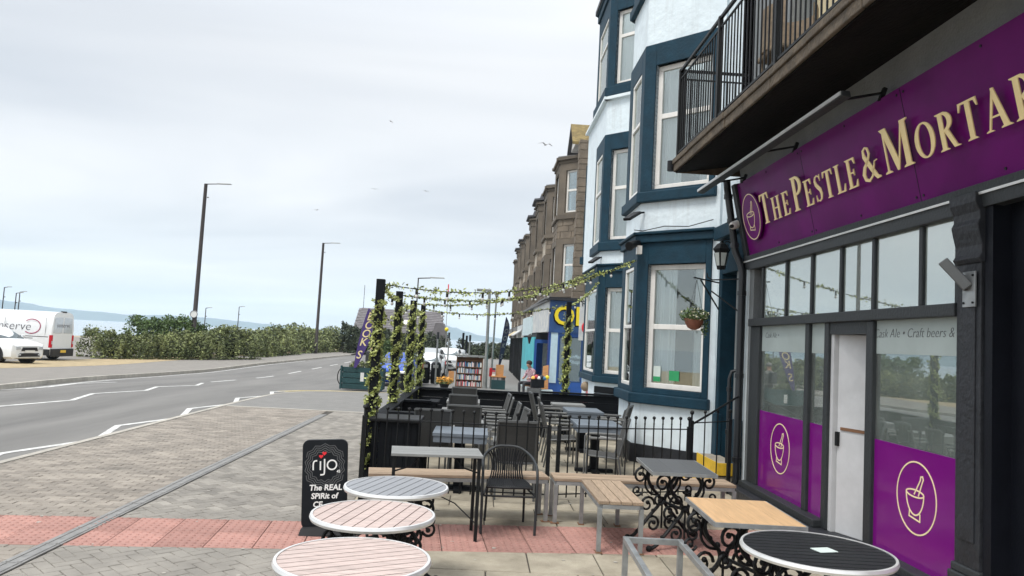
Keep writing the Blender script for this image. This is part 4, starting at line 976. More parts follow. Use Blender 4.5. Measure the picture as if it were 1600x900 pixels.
# zone sign on a post
zs_ = thing('zone_sign', 'white road sign with red ring, half hidden behind the far teal bay', 'road sign', (3.3, 22.85, zg(22.8)), world=True)
MB().cyl((3.3, 22.85, zg(22.8)), (3.3, 22.85, 3.3), .04, 10).build('post', 'sign_post', zs_); MB().box(3.03, 3.7, 22.77, 22.8, 2.0, 3.36).build('plate', 'faded_white', zs_, bevel=.004)
m_ = MB(); text(m_, 'Re\n  2', .26, lambda x, y, z: (3.22+x, 22.765-z, 3.0+y), extrude=.002); m_.build('lettering', 'sign_black', zs_)
m_ = MB().tube([(3.34+.2*math.cos(rad(i*15)), 22.76, 2.4+.2*math.sin(rad(i*15))) for i in range(24)], .03, 6, closed=True); m_.build('red_ring', 'print_red', zs_)
# ------------------------------------------------------------------ cafe furniture in front
def scroll(mb, c, r, turns, start, w, d, fn, sgn=1, n=16):
    pts = []
    for i in range(n+1):
        t = i/n; a = rad(start)+sgn*t*turns*2*math.pi; q = r*(1-t*.75); pts.append(fn(c[0]+q*math.cos(a), c[1]+q*math.sin(a)))
    mb.tube(pts, [w*(1-.25*i/n) for i in range(n+1)], 6)
    mb.ball(pts[-1], w*1.7, 6)
def iron_base(root, hgt, spread, m='iron_black', yaw=0, off=.17):
    """ornate cast iron base: two lacy scrolled end frames tied by a stretcher"""
    c_, s0 = math.cos(rad(yaw)), math.sin(rad(yaw)); k = spread/.36
    for e_ in (-1, 1):
        fn = lambda u, v: (u*k*c_-e_*off*s0, u*k*s0+e_*off*c_, v)
        mb = MB()
        for s_ in (-1, 1):
            mb.tube(sm([fn(s_*.37, .018), fn(s_*.3, .05), fn(s_*.22, .13), fn(s_*.12, .24), fn(s_*.035, .33), fn(s_*.04, .41), fn(s_*.13, .5), fn(s_*.17, .6), fn(s_*.1, hgt-.02)], 3), .0165, 6)
            scroll(mb, (s_*.25, hgt-.1), .085, 1.25, 150 if s_ > 0 else 30, .013, 0, fn, -s_)
            mb.tube(sm([fn(s_*.06, .42), fn(s_*.14, .44), fn(s_*.2, .52), fn(s_*.18, hgt-.06)], 3), .011, 5)
            scroll(mb, (s_*.17, .33), .085, 1.2, 180 if s_ > 0 else 0, .013, 0, fn, -s_)
            scroll(mb, (s_*.1, .14), .08, 1.2, 60 if s_ > 0 else 120, .013, 0, fn, s_)
            scroll(mb, (s_*.29, .47), .06, 1.1, 200 if s_ > 0 else -20, .011, 0, fn, s_)
            mb.ball(fn(s_*.375, .025), .03, 8)
            for q in ((.24, .12), (.1, .27), (.12, .5), (.27, .08)): mb.ball(fn(s_*q[0], q[1]), .021, 6)
        mb.tube([fn(-.26, hgt-.014), fn(.26, hgt-.014)], .014, 6)
        mb.ball(fn(0, .37), .035, 8); mb.tube([fn(0, .1), fn(0, .36)], .01, 5)
        mb.build('scroll_frame', m, root, smooth=True, angle=60)
    MB().cyl((off*s0, -off*c_, .36), (-off*s0, off*c_, .36), .014, 8).build('stretcher', m, root)
def sm(pts, n=5):
    out = []
    P = [Vector(p) for p in pts]
    for i in range(len(P)-1):
        p0, p1, p2, p3 = P[max(i-1, 0)], P[i], P[i+1], P[min(i+2, len(P)-1)]
        for k in range(n):
            t = k/n; out.append(.5*((2*p1)+(p2-p0)*t+(2*p0-5*p1+4*p2-p3)*t*t+(3*p1-p0-3*p2+p3)*t**3))
    return out+[P[-1]]
def round_table(label, loc, r, slat, n, rot, rim='alu', grp='round slatted cafe tables', base=True, h=.74):
    t = thing('round_table', label, 'table', loc, 0, grp)
    mb = MB(); prof = []
    ring = [(r-.008, h-.032), (r+.006, h-.03), (r+.012, h-.015), (r+.006, h+.001), (r-.008, h+.002)]
    N_ = 64
    mb.add([(p[0]*math.cos(2*math.pi*k/N_), p[0]*math.sin(2*math.pi*k/N_), p[1]) for p in ring for k in range(N_)], [(i*N_+k, i*N_+(k+1) % N_, ((i+1) % 5)*N_+(k+1) % N_, ((i+1) % 5)*N_+k) for i in range(5) for k in range(N_)])
    mb.build('rim', rim, t, smooth=True)
    c, s_ = math.cos(rot), math.sin(rot); w = 2*(r-.009)/n
    for i in range(n):
        x0 = -(r-.009)+i*w+.004; x1 = x0+w-.008; rr = r-.01
        poly = []
        for k in range(9): x = x0+(x1-x0)*k/8; poly.append((x, math.sqrt(max(0, rr*rr-x*x))))
        poly += [(x, -y) for x, y in poly[::-1]]
        poly = [p for i_, p in enumerate(poly) if i_ == 0 or (Vector(p)-Vector(poly[i_-1])).length > 1e-4]
        MB().prism(poly, h-.022, h-.002, lambda u, v, d: (u*c-v*s_, u*s_+v*c, d)).build('slat', slat, t)
    MB().lathe([(r*.92, h-.05), (r*.95, h-.03)], 32).build('under_ring', 'iron_black', t) if False else None
    m_ = MB().bar((-r*.8, 0, h-.032), (r*.8, 0, h-.032), .04, .016).bar((0, -r*.8, h-.034), (0, r*.8, h-.034), .04, .012); m_.build('cross_brace', 'iron_black', t)
    iron_base(t, h-.04, r*.85, yaw=random.uniform(-8, 8), off=.14)
    return t
round_table('pink slatted round table nearest the camera, cut by the bottom edge', (-.565, 3.78, 0), .375, 'slat_pink', 11, rad(-62))
round_table('pink slatted round table between the grey one and the nearest one', (-.6, 4.72, 0), .375, 'slat_pink', 10, rad(-12))
round_table('grey slatted round table beside the swing sign', (-.555, 5.6, 0), .375, 'slat_grey', 10, rad(-17))
dk = round_table('black slatted round table beside the pub window', (2.03, 4.33, 0), .42, 'slat_black', 12, rad(88))
bm_ = tag(MB().box(-.06, .06, -.045, .045, 0, .004).build('beer_mat', 'paper'), 'pale card coaster lying on the black round table', 'coaster'); bm_.location = (2.06, 4.3, .741); bm_.rotation_euler = (0, 0, rad(15))
def square_table(label, loc, sx_, sy_, top, planks, h=.74, rz=0):
    t = thing('square_table', label, 'table', loc, rz, 'square tables on scrolled iron bases')
    w = sx_/planks
    for i in range(planks): MB().box(-sx_/2+i*w+.0008, -sx_/2+(i+1)*w-.0008, -sy_/2, sy_/2, h-.025, h).build('plank', top, t, bevel=.002)
    m_ = MB().box(-sx_/2-.006, sx_/2+.006, -sy_/2-.012, -sy_/2-.001, h-.032, h-.002).box(-sx_/2-.006, sx_/2+.006, sy_/2+.001, sy_/2+.012, h-.032, h-.002).box(-sx_/2-.012, -sx_/2-.001, -sy_/2, sy_/2, h-.032, h-.002).box(sx_/2+.001, sx_/2+.012, -sy_/2, sy_/2, h-.032, h-.002); m_.build('edging', 'galv', t)
    iron_base(t, h-.03, .36, yaw=20, off=.2)
    return t
square_table('oak topped square table on a scrolled iron base', (1.93, 5.28, 0), .6, .78, 'oak_top', 4, rz=rad(-2))
square_table('dark grey square table on a scrolled iron base by the railings', (1.95, 7.18, 0), .58, .82, 'grey_top', 3, rz=rad(-2))
# long slatted table with trestle legs
lt_ = thing('trestle_table', 'weathered grey rectangular slatted table with crossed stays', 'table', (-.35, 7.1, 0), rad(6))
for i in range(4): MB().box(-.42, .42, -.235+i*.118, -.235+i*.118+.112, .76, .785).build('slat', 'table_grey', lt_, bevel=.003)
for s_ in (-1, 1):
    for q in (-1, 1): MB().bar((s_*.39, q*.2, 0), (s_*.39, q*.2, .76), .03).build('leg', 'iron_black', lt_)
    MB().bar((s_*.39, -.2, .74), (s_*.39, .2, .74), .025).build('end_rail', 'iron_black', lt_)
    MB().tube([(s_*.39, -.2, .16), (s_*.2, 0, .3), (-s_*.1, .18, .4)], .006, 5).build('stay', 'iron_black', lt_)
    MB().tube([(s_*.39, -.2, .62), (s_*.24, -.15, .66), (s_*.16, -.1, .74)], .008, 5).build('brace', 'iron_black', lt_)
# slatted benches on galvanised frames
def bench(label, loc, L, D, rz=0, h=.46, n=4, wood='bench_wood'):
    t = thing('bench', label, 'bench', loc, rz, 'slatted wooden benches')
    w = D/n
    for i in range(n): MB().box(-L/2, L/2, -D/2+i*w+.005, -D/2+(i+1)*w-.005, h-.03, h).build('slat', wood, t, bevel=.003)
    m_ = MB()
    for s_ in (-1, 1): m_.bar((-L/2+.02, s_*(D/2-.02), h-.05), (L/2-.02, s_*(D/2-.02), h-.05), .035).bar((s_*(L/2-.02), -D/2+.04, h-.05), (s_*(L/2-.02), D/2-.04, h-.05), .035)
    m_.build('frame', 'galv', t)
    for sx_ in (-1, 1):
        for sy_ in (-1, 1):
            l_ = MB().bar((sx_*(L/2-.02), sy_*(D/2-.02), .008), (sx_*(L/2-.02), sy_*(D/2-.02), h-.065), .038); l_ = l_.build('leg', 'galv', t); MB().box(sx_*(L/2-.02)-.045, sx_*(L/2-.02)+.045, sy_*(D/2-.02)-.03, sy_*(D/2-.02)+.03, .002, .01).build('foot_plate', 'wood_brown', l_)
    return t
bench('long wooden bench along the railings behind the grey trestle table', (-.14, 7.86, 0), 1.86, .36, rad(8))
bench('wooden bench along the railings behind the dark square table', (1.82, 7.98, 0), 1.94, .36, rad(2))
bench('wooden bench set end-on towards the camera, joining the railing bench', (1.35, 7.28, 0), 1.06, .42, rad(91), wood='bench_wood')
bf = thing('unslatted_bench', 'bare galvanised bench frame without slats, bottom edge of the picture', 'bench frame', (1.33, 4.95, 0), rad(-2))
for s_ in (-1, 1):
    MB().bar((s_*.2, -.55, .45), (s_*.2, .55, .45), .04).build('side_rail', 'galv', bf, bevel=.003); MB().bar((-.18, s_*.53, .45), (.18, s_*.53, .45), .038).build('end_rail', 'galv', bf)
    for q in (-1, 1): MB().bar((s_*.2, q*.53, 0), (s_*.2, q*.53, .43), .038).build('leg', 'galv', bf)
MB().bar((-.18, .1, .3), (.18, .1, .3), .02).build('tie', 'galv', bf)
# rattan stacking armchair
rc = thing('bistro_chair', 'black woven stacking armchair facing the camera by the railings', 'chair', (.36, 7.5, 0), rad(2))
def sm(pts, n=5):
    out = []
    P = [Vector(p) for p in pts]
    for i in range(len(P)-1):
        p0, p1, p2, p3 = P[max(i-1, 0)], P[i], P[i+1], P[min(i+2, len(P)-1)]
        for k in range(n):
            t = k/n; out.append(.5*((2*p1)+(p2-p0)*t+(2*p0-5*p1+4*p2-p3)*t*t+(3*p1-p0-3*p2+p3)*t**3))
    return out+[P[-1]]
MB().tube(sm([(-.26, -.26, 0), (-.265, -.25, .4), (-.265, -.2, .6), (-.26, .0, .655), (-.22, .2, .7), (-.12, .27, .755), (0, .285, .765), (.12, .27, .755), (.22, .2, .7), (.26, .0, .655), (.265, -.2, .6), (.265, -.25, .4), (.26, -.26, 0)]), .0135, 8).build('arm_frame', 'pub_grey', rc, smooth=True)
for s_ in (-1, 1):
    MB().tube([(s_*.19, .22, .43), (s_*.2, .27, 0)], .012, 8).build('leg', 'rattan', rc); MB().tube([(s_*.25, -.255, .37), (s_*.19, .24, .37)], .01, 6).build('seat_rail', 'rattan', rc)
MB().tube([(-.25, -.25, .36), (.25, -.25, .36)], .01, 6).build('front_rail', 'rattan', rc)
for k in range(15):
    u = -1+2*k/14; x1 = u*.15; 
    MB().tube(sm([(u*.17, .2, .44), (u*.15, .225, .55), (u*.17, .25, .66), (u*.2, .265-.03*u*u, .75-.05*u*u)], 3), .0085, 5).build('back_strand', 'rattan', rc)
m_ = MB()
for i, x in enumerate([-.22+.02*k for k in range(23)]):
    m_.tube([(x, -.24+.03*(abs(x)/.22)**2, .43-.0*x), (x*.98, -.23, .448), (x*.9, 0, .445), (x*.8, .21, .44)], .0105, 5)
m_.tube([(-.22, -.22, .44), (0, -.245, .44), (.22, -.22, .44)], .014, 6); m_.build('seat', 'rattan', rc)
# swing sign
ab = thing('pavement_sign', 'black rounded pavement sign reading rijo 42 behind the round tables', 'pavement sign', (-1.33, 7.02, 0), rad(3))
ab.rotation_euler = (0, rad(-3.5), rad(3))
def rrect(w, h, r, y0, n=5):
    o = []
    for cx, cy, a0 in ((w/2-r, y0+r, -90), (w/2-r, y0+h-r, 0), (-w/2+r, y0+h-r, 90), (-w/2+r, y0+r, 180)):
        for i in range(n+1): a = rad(a0+90*i/n); o.append((cx+r*math.cos(a), cy+r*math.sin(a)))
    return o
tl = lambda u, v, d: (u, -d+(v-.4)*.06, v)
MB().prism(rrect(.41, .8, .06, .05), -.02, .02, tl).build('panel', 'sign_black', ab, bevel=.006)
MB().hexa([(-.22, -.14, 0), (.22, -.14, 0), (.22, .18, 0), (-.22, .18, 0), (-.2, -.09, .07), (.2, -.09, .07), (.2, .14, .07), (-.2, .14, .07)]).build('base', 'rubber', ab, bevel=.015)
# ring of chevrons, disc, hearts, lettering
m_ = MB(); 
for rr in (.135, .155, .175, .195):
    for k in range(28):
        a = 2*math.pi*k/28; s_ = 1 if k % 2 else -1; b = a+2*math.pi/28; r1, r2 = rr+.009*s_, rr-.009*s_
        p, q = Vector((math.cos(a)*r1, math.sin(a)*r1)), Vector((math.cos(b)*r2, math.sin(b)*r2)); 
        if max(abs(p.x), abs(q.x)) > .195: continue
        nn = Vector((-(q-p).y, (q-p).x)).normalized()*.0035
        m_.prism([tuple(p-nn), tuple(q-nn), tuple(q+nn), tuple(p+nn)], .0202, .0212+k*1e-5, lambda u, v, d: tl(u, v+.61, d))
m_.build('pattern', 'sign_grey', ab)
def ptext(body, size, cx, cy, mname, nm='lettering', **k):
    m_ = MB(); text(m_, body, size, lambda x, y, z: tl(cx+x, cy+y, .0215+z), extrude=.0008, **k); return m_.build(nm, mname, ab)
# 'rijo' drawn with round strokes
def pstroke(pts, w, mname='print_white', nm='lettering'):
    m_ = MB(); ps = sm([(p[0], p[1], 0) for p in pts], 4) if len(pts) > 2 else [Vector((*p, 0)) for p in pts]
    m_.prism(stroke([(p.x, p.y) for p in ps], [w]*len(ps)), .0205, .0225, tl); return m_.build(nm, mname, ab)
pstroke([(-.105, .575), (-.105, .63), (-.095, .655), (-.07, .66)], .013)
pstroke([(-.04, .575), (-.04, .655)], .013)
pstroke([(-.003, .675), (-.003, .555), (-.012, .535), (-.04, .532)], .013)
o_ = [(.065+.042*math.cos(rad(a)), .62+.042*math.sin(rad(a))) for a in range(0, 361, 20)]
m_ = MB().prism(stroke(o_[:10], [.013]*10), .0205, .0225, tl).prism(stroke(o_[9:], [.013]*10), .0205, .0226, tl); m_.build('lettering', 'print_white', ab)
ptext('42', .032, .125, .56, 'print_white', offset=.001)
for hx, hy, hs in ((-.035, .698, .02), (-.005, .725, .02)):
    poly = [(hx+hs*.062*16*math.sin(t)**3, hy+hs*.062*(13*math.cos(t)-5*math.cos(2*t)-2*math.cos(3*t)-math.cos(4*t))) for t in [2*math.pi*i/24 for i in range(24)]]
    MB().prism(poly, .0205, .0228, tl).build('heart', 'print_red', ab)
ptext('The REAL', .072, .01, .415, 'print_white', shear=.12, offset=.002); ptext('SPiRit of', .07, .0, .34, 'print_white', shear=.12, offset=.002); ptext('CE', .07, -.06, .265, 'print_white', shear=.12, offset=.002)
# ------------------------------------------------------------------ railings
def railing(label, a, b, n, h=.88, spike=.12, endpost=(True, True), bottom=.12):
    a = Vector(a); b = Vector(b); t = thing('railing', label, 'railing', (a.x, a.y, 0), world=True, group='black ball-topped railings')
    for z in (h, bottom): MB().bar((a.x, a.y, z), (b.x, b.y, z), .02, .012).build('rail', 'iron_black', t)
    for i in range(n+1):
        p = a+(b-a)*i/n; end = (i == 0 and endpost[0]) or (i == n and endpost[1])
        if end: MB().bar((p.x, p.y, 0), (p.x, p.y, h+.03), .045).ball((p.x, p.y, h+.13), .028, 8).cyl((p.x, p.y, h), (p.x, p.y, h+.13), .012, 6).build('post', 'iron_black', t)
        else: MB().cyl((p.x, p.y, bottom-.04), (p.x, p.y, h+spike), .0085, 6).ball((p.x, p.y, h+spike+.012), .022, 8).ball((p.x, p.y, h+.06), .012, 6).build('bar', 'iron_black', t)
    return t
railing('long front railing between the trestle table and the terrace', (-1.26, 8.62), (.86, 8.62), 17)
railing('front railing from the gatepost to the white wall', (.98, 8.66), (2.66, 9.2), 14)
t = railing('short sloping handrail railing beside the yellow steps', (2.72, 9.3), (3.38, 9.8), 3, h=.95)
tag(MB().tube([(2.72, 9.3, .93), (3.0, 9.5, 1.05), (3.5, 9.85, 1.28)], .014, 8).build('handrail', 'iron_black'), 'sloping black iron handrail beside the doorway steps', 'handrail')
railing('side railing running back from the front corner on the road side', (-1.28, 8.7), (-1.28, 9.6), 9)
# ------------------------------------------------------------------ terrace enclosure in black timber
def panel_wall(label, x0, x1, y0, y1, h, boards=5, axis='x', group='black timber terrace screens'):
    t = thing('timber_screen', label, 'screen', ((x0+x1)/2, (y0+y1)/2, 0), world=True, group=group)
    for i in range(boards):
        z0 = .06+(h-.1)*i/boards; MB().box(x0, x1, y0, y1, z0+.003, z0+(h-.1)/boards-.003).build('board', 'black_timber', t)
    g = .05
    MB().box(x0-(0 if axis == 'x' else g), x1+(0 if axis == 'x' else g), y0-(g if axis == 'x' else 0), y1+(g if axis == 'x' else 0), h-.035, h).build('cap', 'black_timber', t, bevel=.004)
    for f in (.02, .5, .98):
        if axis == 'x': MB().box(x0+(x1-x0)*f-.03, x0+(x1-x0)*f+.03, y0-.012, y1+.012, 0, h-.04).build('post', 'black_timber', t)
        else: MB().box(x0-.012, x1+.012, y0+(y1-y0)*f-.03, y0+(y1-y0)*f+.03, 0, h-.04).build('post', 'black_timber', t)
    return t
panel_wall('black timber side screen along the road edge of the terrace', -1.26, -1.2, 9.7, 15.2, .84, axis='y')
for i, y in enumerate((10.0, 12.0)):
    panel_wall(('black timber divider behind the tall black box', 'black timber divider in the middle of the side screen')[i], -1.16, -.72, y, y+.06, .84, axis='x')
    panel_wall(('black booth end panel nearest the railing', 'black booth end panel farther back')[i], -.72, -.66, y+.0, y+.55, .82, axis='y', group='black booth ends')
panel_wall('black timber screen closing the left part of the terrace back', -1.16, -.15, 15.1, 15.16, .84)
panel_wall('black timber screen behind the stacked grey chairs at the terrace back', -.1, 1.25, 15.1, 15.16, .84)
bb = thing('bench_screen', 'long black timber bench with solid back closing the terrace right side', 'bench', (2.0, 15, 0), world=True)
for i in range(3): MB().box(1.3, 2.95, 15.06, 15.12, .42+i*.14, .555+i*.14).build('back_board', 'black_timber', bb)
MB().box(1.3, 2.95, 15.02, 15.16, .845, .88).build('cap', 'black_timber', bb)
for i in range(3): MB().box(1.3, 2.95, 14.62+i*.145, 14.755+i*.145, .4, .44).build('seat_slat', 'black_timber', bb)
for x in (1.34, 2.1, 2.88): MB().box(x-.04, x+.04, 14.66, 15.04, 0, .398).build('leg', 'black_timber', bb)
bx_ = thing('storage_box', 'tall black slatted box in the railing corner', 'box', (-.93, 8.98, 0))
for i in range(7): MB().box(-.26+i*.075, -.19+i*.075, -.22, -.2, .02, .84).build('slat', 'black_timber', bx_)
for s_ in (-1, 1):
    for i in range(6): MB().box(s_*.26-.01, s_*.26+.01, -.2+i*.07, -.135+i*.07, .02, .84).build('slat', 'black_timber', bx_)
MB().box(-.3, .3, -.26, .26, .842, .885).build('lid', 'plastic_black', bx_, bevel=.01); MB().box(-.25, .25, .2, .22, .02, .84).build('back', 'black_timber', bx_)
# terrace tables and chairs
def tt(label, loc, sx_, sy_, m='table_blue', h=.72, rz=0):
    t = thing('terrace_table', label, 'table', loc, rz, 'terrace tables')
    n = 5; w = sy_/n
    for i in range(n): MB().box(-sx_/2, sx_/2, -sy_/2+i*w+.002, -sy_/2+(i+1)*w-.002, h-.035, h).build('plank', m, t)
    m_ = MB().box(-sx_/2+.01, sx_/2-.01, -sy_/2+.012, -sy_/2+.03, h-.11, h-.036).box(-sx_/2+.01, sx_/2-.01, sy_/2-.03, sy_/2-.012, h-.11, h-.036).box(-sx_/2+.012, -sx_/2+.03, -sy_/2+.03, sy_/2-.03, h-.11, h-.036).box(sx_/2-.03, sx_/2-.012, -sy_/2+.03, sy_/2-.03, h-.11, h-.036); m_.build('apron', m, t)
    MB().box(-.06, .06, -.06, .06, .05, h-.036).build('pedestal', 'black_timber', t); MB().box(-.28, .28, -.05, .05, 0, .05).box(-.05, .05, -.25, -.051, 0, .05).box(-.05, .05, .051, .25, 0, .05).build('foot', 'black_timber', t)
    return t
tt('blue grey table just behind the front railing, left of the gatepost', (-.17, 9.28, 0), .66, .72)
tt('pale grey table halfway down the left row of the terrace', (-.25, 11.9, 0), .6, .75, 'table_grey')
tt('pale grey table at the back of the left row', (-.24, 13.8, 0), .6, .75, 'table_grey')
tt('blue grey table nearest the near teal bay', (1.78, 11.0, 0), .66, .85)
tt('blue grey table in the middle of the right row', (1.88, 13.1, 0), .62, .85)
tt('grey table at the back of the right row by the black bench', (1.75, 14.25, 0), .62, .5, 'table_grey')
def sling_chair():
    t = thing('sling_chair', '', 'chair', (0, 0, 0), 0, 'grey mesh terrace chairs')     # faces -Y, back at +Y
    for s_ in (-1, 1):
        MB().tube([(s_*.25, -.24, 0), (s_*.25, -.24, .63), (s_*.25, -.2, .655), (s_*.25, .2, .66)], .013, 6).build('arm_frame', 'frame_grey', t, smooth=True)
        MB().tube([(s_*.23, .24, 0), (s_*.23, .17, .42), (s_*.23, .3, .92)], .014, 6).build('back_leg', 'frame_grey', t)
        MB().tube([(s_*.23, -.24, .44), (s_*.23, .18, .41)], .013, 6).build('seat_rail', 'frame_grey', t)
        MB().box(s_*.25-.025, s_*.25+.025, -.22, .2, .66, .678).build('armrest', 'table_grey', t)
    MB().bar((-.23, .3, .92), (.23, .3, .92), .026).build('top_rail', 'frame_grey', t)
    rows = [[(x, y+.012*math.cos(x*7), z) for x in (-.22, -.11, 0, .11, .22)] for y, z in ((.168, .44), (.2, .56), (.25, .76), (.295, .91))]
    o = MB().grid(rows).build('back_sling', 'mesh_grey', t, fix=False); md = o.modifiers.new('s', 'SOLIDIFY'); md.thickness = .006
    rows = [[(x, y, z-.015*math.cos(x*7)) for x in (-.22, -.11, 0, .11, .22)] for y, z in ((-.24, .45), (-.05, .435), (.17, .425))]
    o = MB().grid(rows).build('seat_sling', 'mesh_grey', t, fix=False); md = o.modifiers.new('s', 'SOLIDIFY'); md.thickness = .006
    return t
sc_ = sling_chair(); first = True
for x, y, a, lab in ((.5, 9.02, 180, 'grey mesh chair with its back to the front railing, behind the woven armchair'), (-.55, 9.95, 180, 'grey mesh chair, back towards us, beyond the blue grey table'), (-.16, 10.75, 180, 'grey mesh chair with its back towards us in the middle of the left row'),
        (-.22, 12.7, 180, 'grey mesh chair between the two pale grey tables'), (-.24, 14.6, 180, 'grey mesh chair against the back screen in the left row'),
        (.42, 10.4, 270+6, 'grey mesh chair seen side-on, nearest of the row facing the road'), (.36, 11.3, 272, 'second side-on grey mesh chair facing the road'), (.3, 12.2, 268, 'third side-on grey mesh chair facing the road'), (.28, 13.1, 274, 'farthest side-on grey mesh chair facing the road'),
        (1.72, 9.85, 265, 'grey mesh chair nearest the gatepost, back towards the white wall'), (2.18, 11.9, 250, 'grey mesh chair tipped beside the near teal bay, second from the gatepost'), (2.3, 12.7, 262, 'grey mesh chair beside the middle right table'),
        (1.35, 12.6, 90, 'grey mesh chair facing the white house across the middle right table'), (1.3, 13.9, 95, 'grey mesh chair at the left side of the back right table'), (1.3, 11.4, 88, 'grey mesh chair facing the white house at the nearest right table')):
    if first: sc_.location = (x, y, 0); sc_.rotation_euler = (0, 0, rad(a)); sc_['label'] = lab; first = False
    else: dup(sc_, (x, y, 0), rad(a), lab)
# ------------------------------------------------------------------ pergola posts with ivy, light strings
def ivy(mb, path, n, spread, s, seed):
    rnd = random.Random(seed); P = [Vector(p) for p in path]; segs = [(a, b) for a, b in zip(P, P[1:])]; tot = sum((b-a).length for a, b in segs)
    for _ in range(n):
        d = rnd.random()*tot
        for a, b in segs:
            l = (b-a).length
            if d <= l: break
            d -= l
        q = a.lerp(b, min(1, d/l)); k = .4+.6*(.5+.5*math.sin(d*6+seed+a.z*3)); leaf(mb, q+Vector((rnd.gauss(0, spread*k), rnd.gauss(0, spread*k), rnd.gauss(0, spread*k))), s*rnd.uniform(.6, 1.3), rnd)
posts = [(-1.24, 9.02, 2.52), (-1.26, 11.3, 2.52), (-1.25, 13.55, 2.5), (-1.28, 16.3, 2.55)]
plab = ['nearest ivy wrapped black pergola post', 'second ivy wrapped black pergola post', 'third ivy wrapped black pergola post', 'farthest ivy wrapped pergola post of the left row']
for i, (x, y, h) in enumerate(posts+[(1.82, 15.4, 2.74)]):
    t = thing('pergola_post', (plab+['ivy wrapped black post in front of the blue shop window'])[i], 'post', (x, y, 0), group='ivy wrapped pergola posts')
    MB().box(-.05, .05, -.05, .05, 0, h).build('timber', 'black_timber', t, bevel=.004)
    m_ = MB(); path = [(.062*math.cos(k*.55), .062*math.sin(k*.55), .25+k*(h-.5)/45) for k in range(46)]
    ivy(m_, path, 1100, .03, .048, i); ivy(m_, [(-p[0], -p[1], p[2]) for p in path], 1100, .03, .048, i+9); leafball(m_, (0, 0, 1.72-.1*i), .08, .08, .25, 110, .05, i+20, 0); leafball(m_, (0, 0, 1.05-.05*i), .08, .08, .18, 80, .05, i+30, 0); m_.build('ivy', 'leaf_ivy', t, kind='stuff', fix=False)
    m_ = MB(); m_.tube(path, .006, 4); m_.build('stem', 'bark', t)
def garland(label, a, b, sag, nb, seed, dens=95):
    a = Vector(a); b = Vector(b); t = thing('light_garland', label, 'garland', a, world=True, group='ivy and bulb garlands strung over the terrace')
    pts = [a.lerp(b, k/40)-Vector((0, 0, sag*4*(k/40)*(1-k/40))) for k in range(41)]
    MB().tube(pts, .007, 5).build('cable', 'wire', t)
    m_ = MB(); ivy(m_, pts, int((b-a).length*dens*.8), .026, .05, seed); rnd = random.Random(seed)
    for k in range(int((b-a).length*1.3)):
        c = pts[rnd.randrange(2, 39)]; leafball(m_, c, .1, .1, .05, 12, .045, seed*31+k, 0)
    m_.build('ivy', 'leaf_ivy', t, kind='stuff', fix=False)
    for k in range(1, nb):
        c = pts[int(40*k/nb)]; o = MB().cyl(c, c-Vector((0, 0, .07)), .016, 6).build('bulb_holder', 'wire', t)
        MB().ball(c-Vector((0, 0, .09)), .022, 8, 1.2).build('bulb', 'bulb', o, smooth=True)
garland('garland from the nearest pergola post to the near teal bay', (-1.2, 9.02, 2.46), (2.5, 12.1, 3.3), .28, 9, 1)
garland('garland from the second pergola post to the far teal bay', (-1.22, 11.3, 2.46), (2.8, 17.9, 3.6), .3, 12, 2)
garland('garland from the third pergola post to the far teal bay', (-1.2, 13.55, 2.44), (2.8, 18.4, 3.75), .3, 12, 3)
garland('garland from the farthest pergola post to the post by the blue shop', (-1.24, 16.3, 2.45), (1.82, 15.4, 2.68), .16, 8, 4)
garland('swag of ivy linking the tops of the first two pergola posts', (-1.2, 9.06, 2.42), (-1.26, 11.28, 2.4), .04, 2, 5, 60)
garland('swag of ivy linking the second and third pergola posts', (-1.26, 11.32, 2.4), (-1.25, 13.5, 2.4), .08, 2, 6, 60)
garland('swag of ivy linking the third and fourth pergola posts', (-1.25, 13.6, 2.4), (-1.28, 16.25, 2.4), .08, 2, 7, 60)
garland('garland running from the ivy post by the blue shop to the far teal bay', (1.82, 15.42, 2.65), (2.8, 17.9, 3.4), .08, 5, 8)
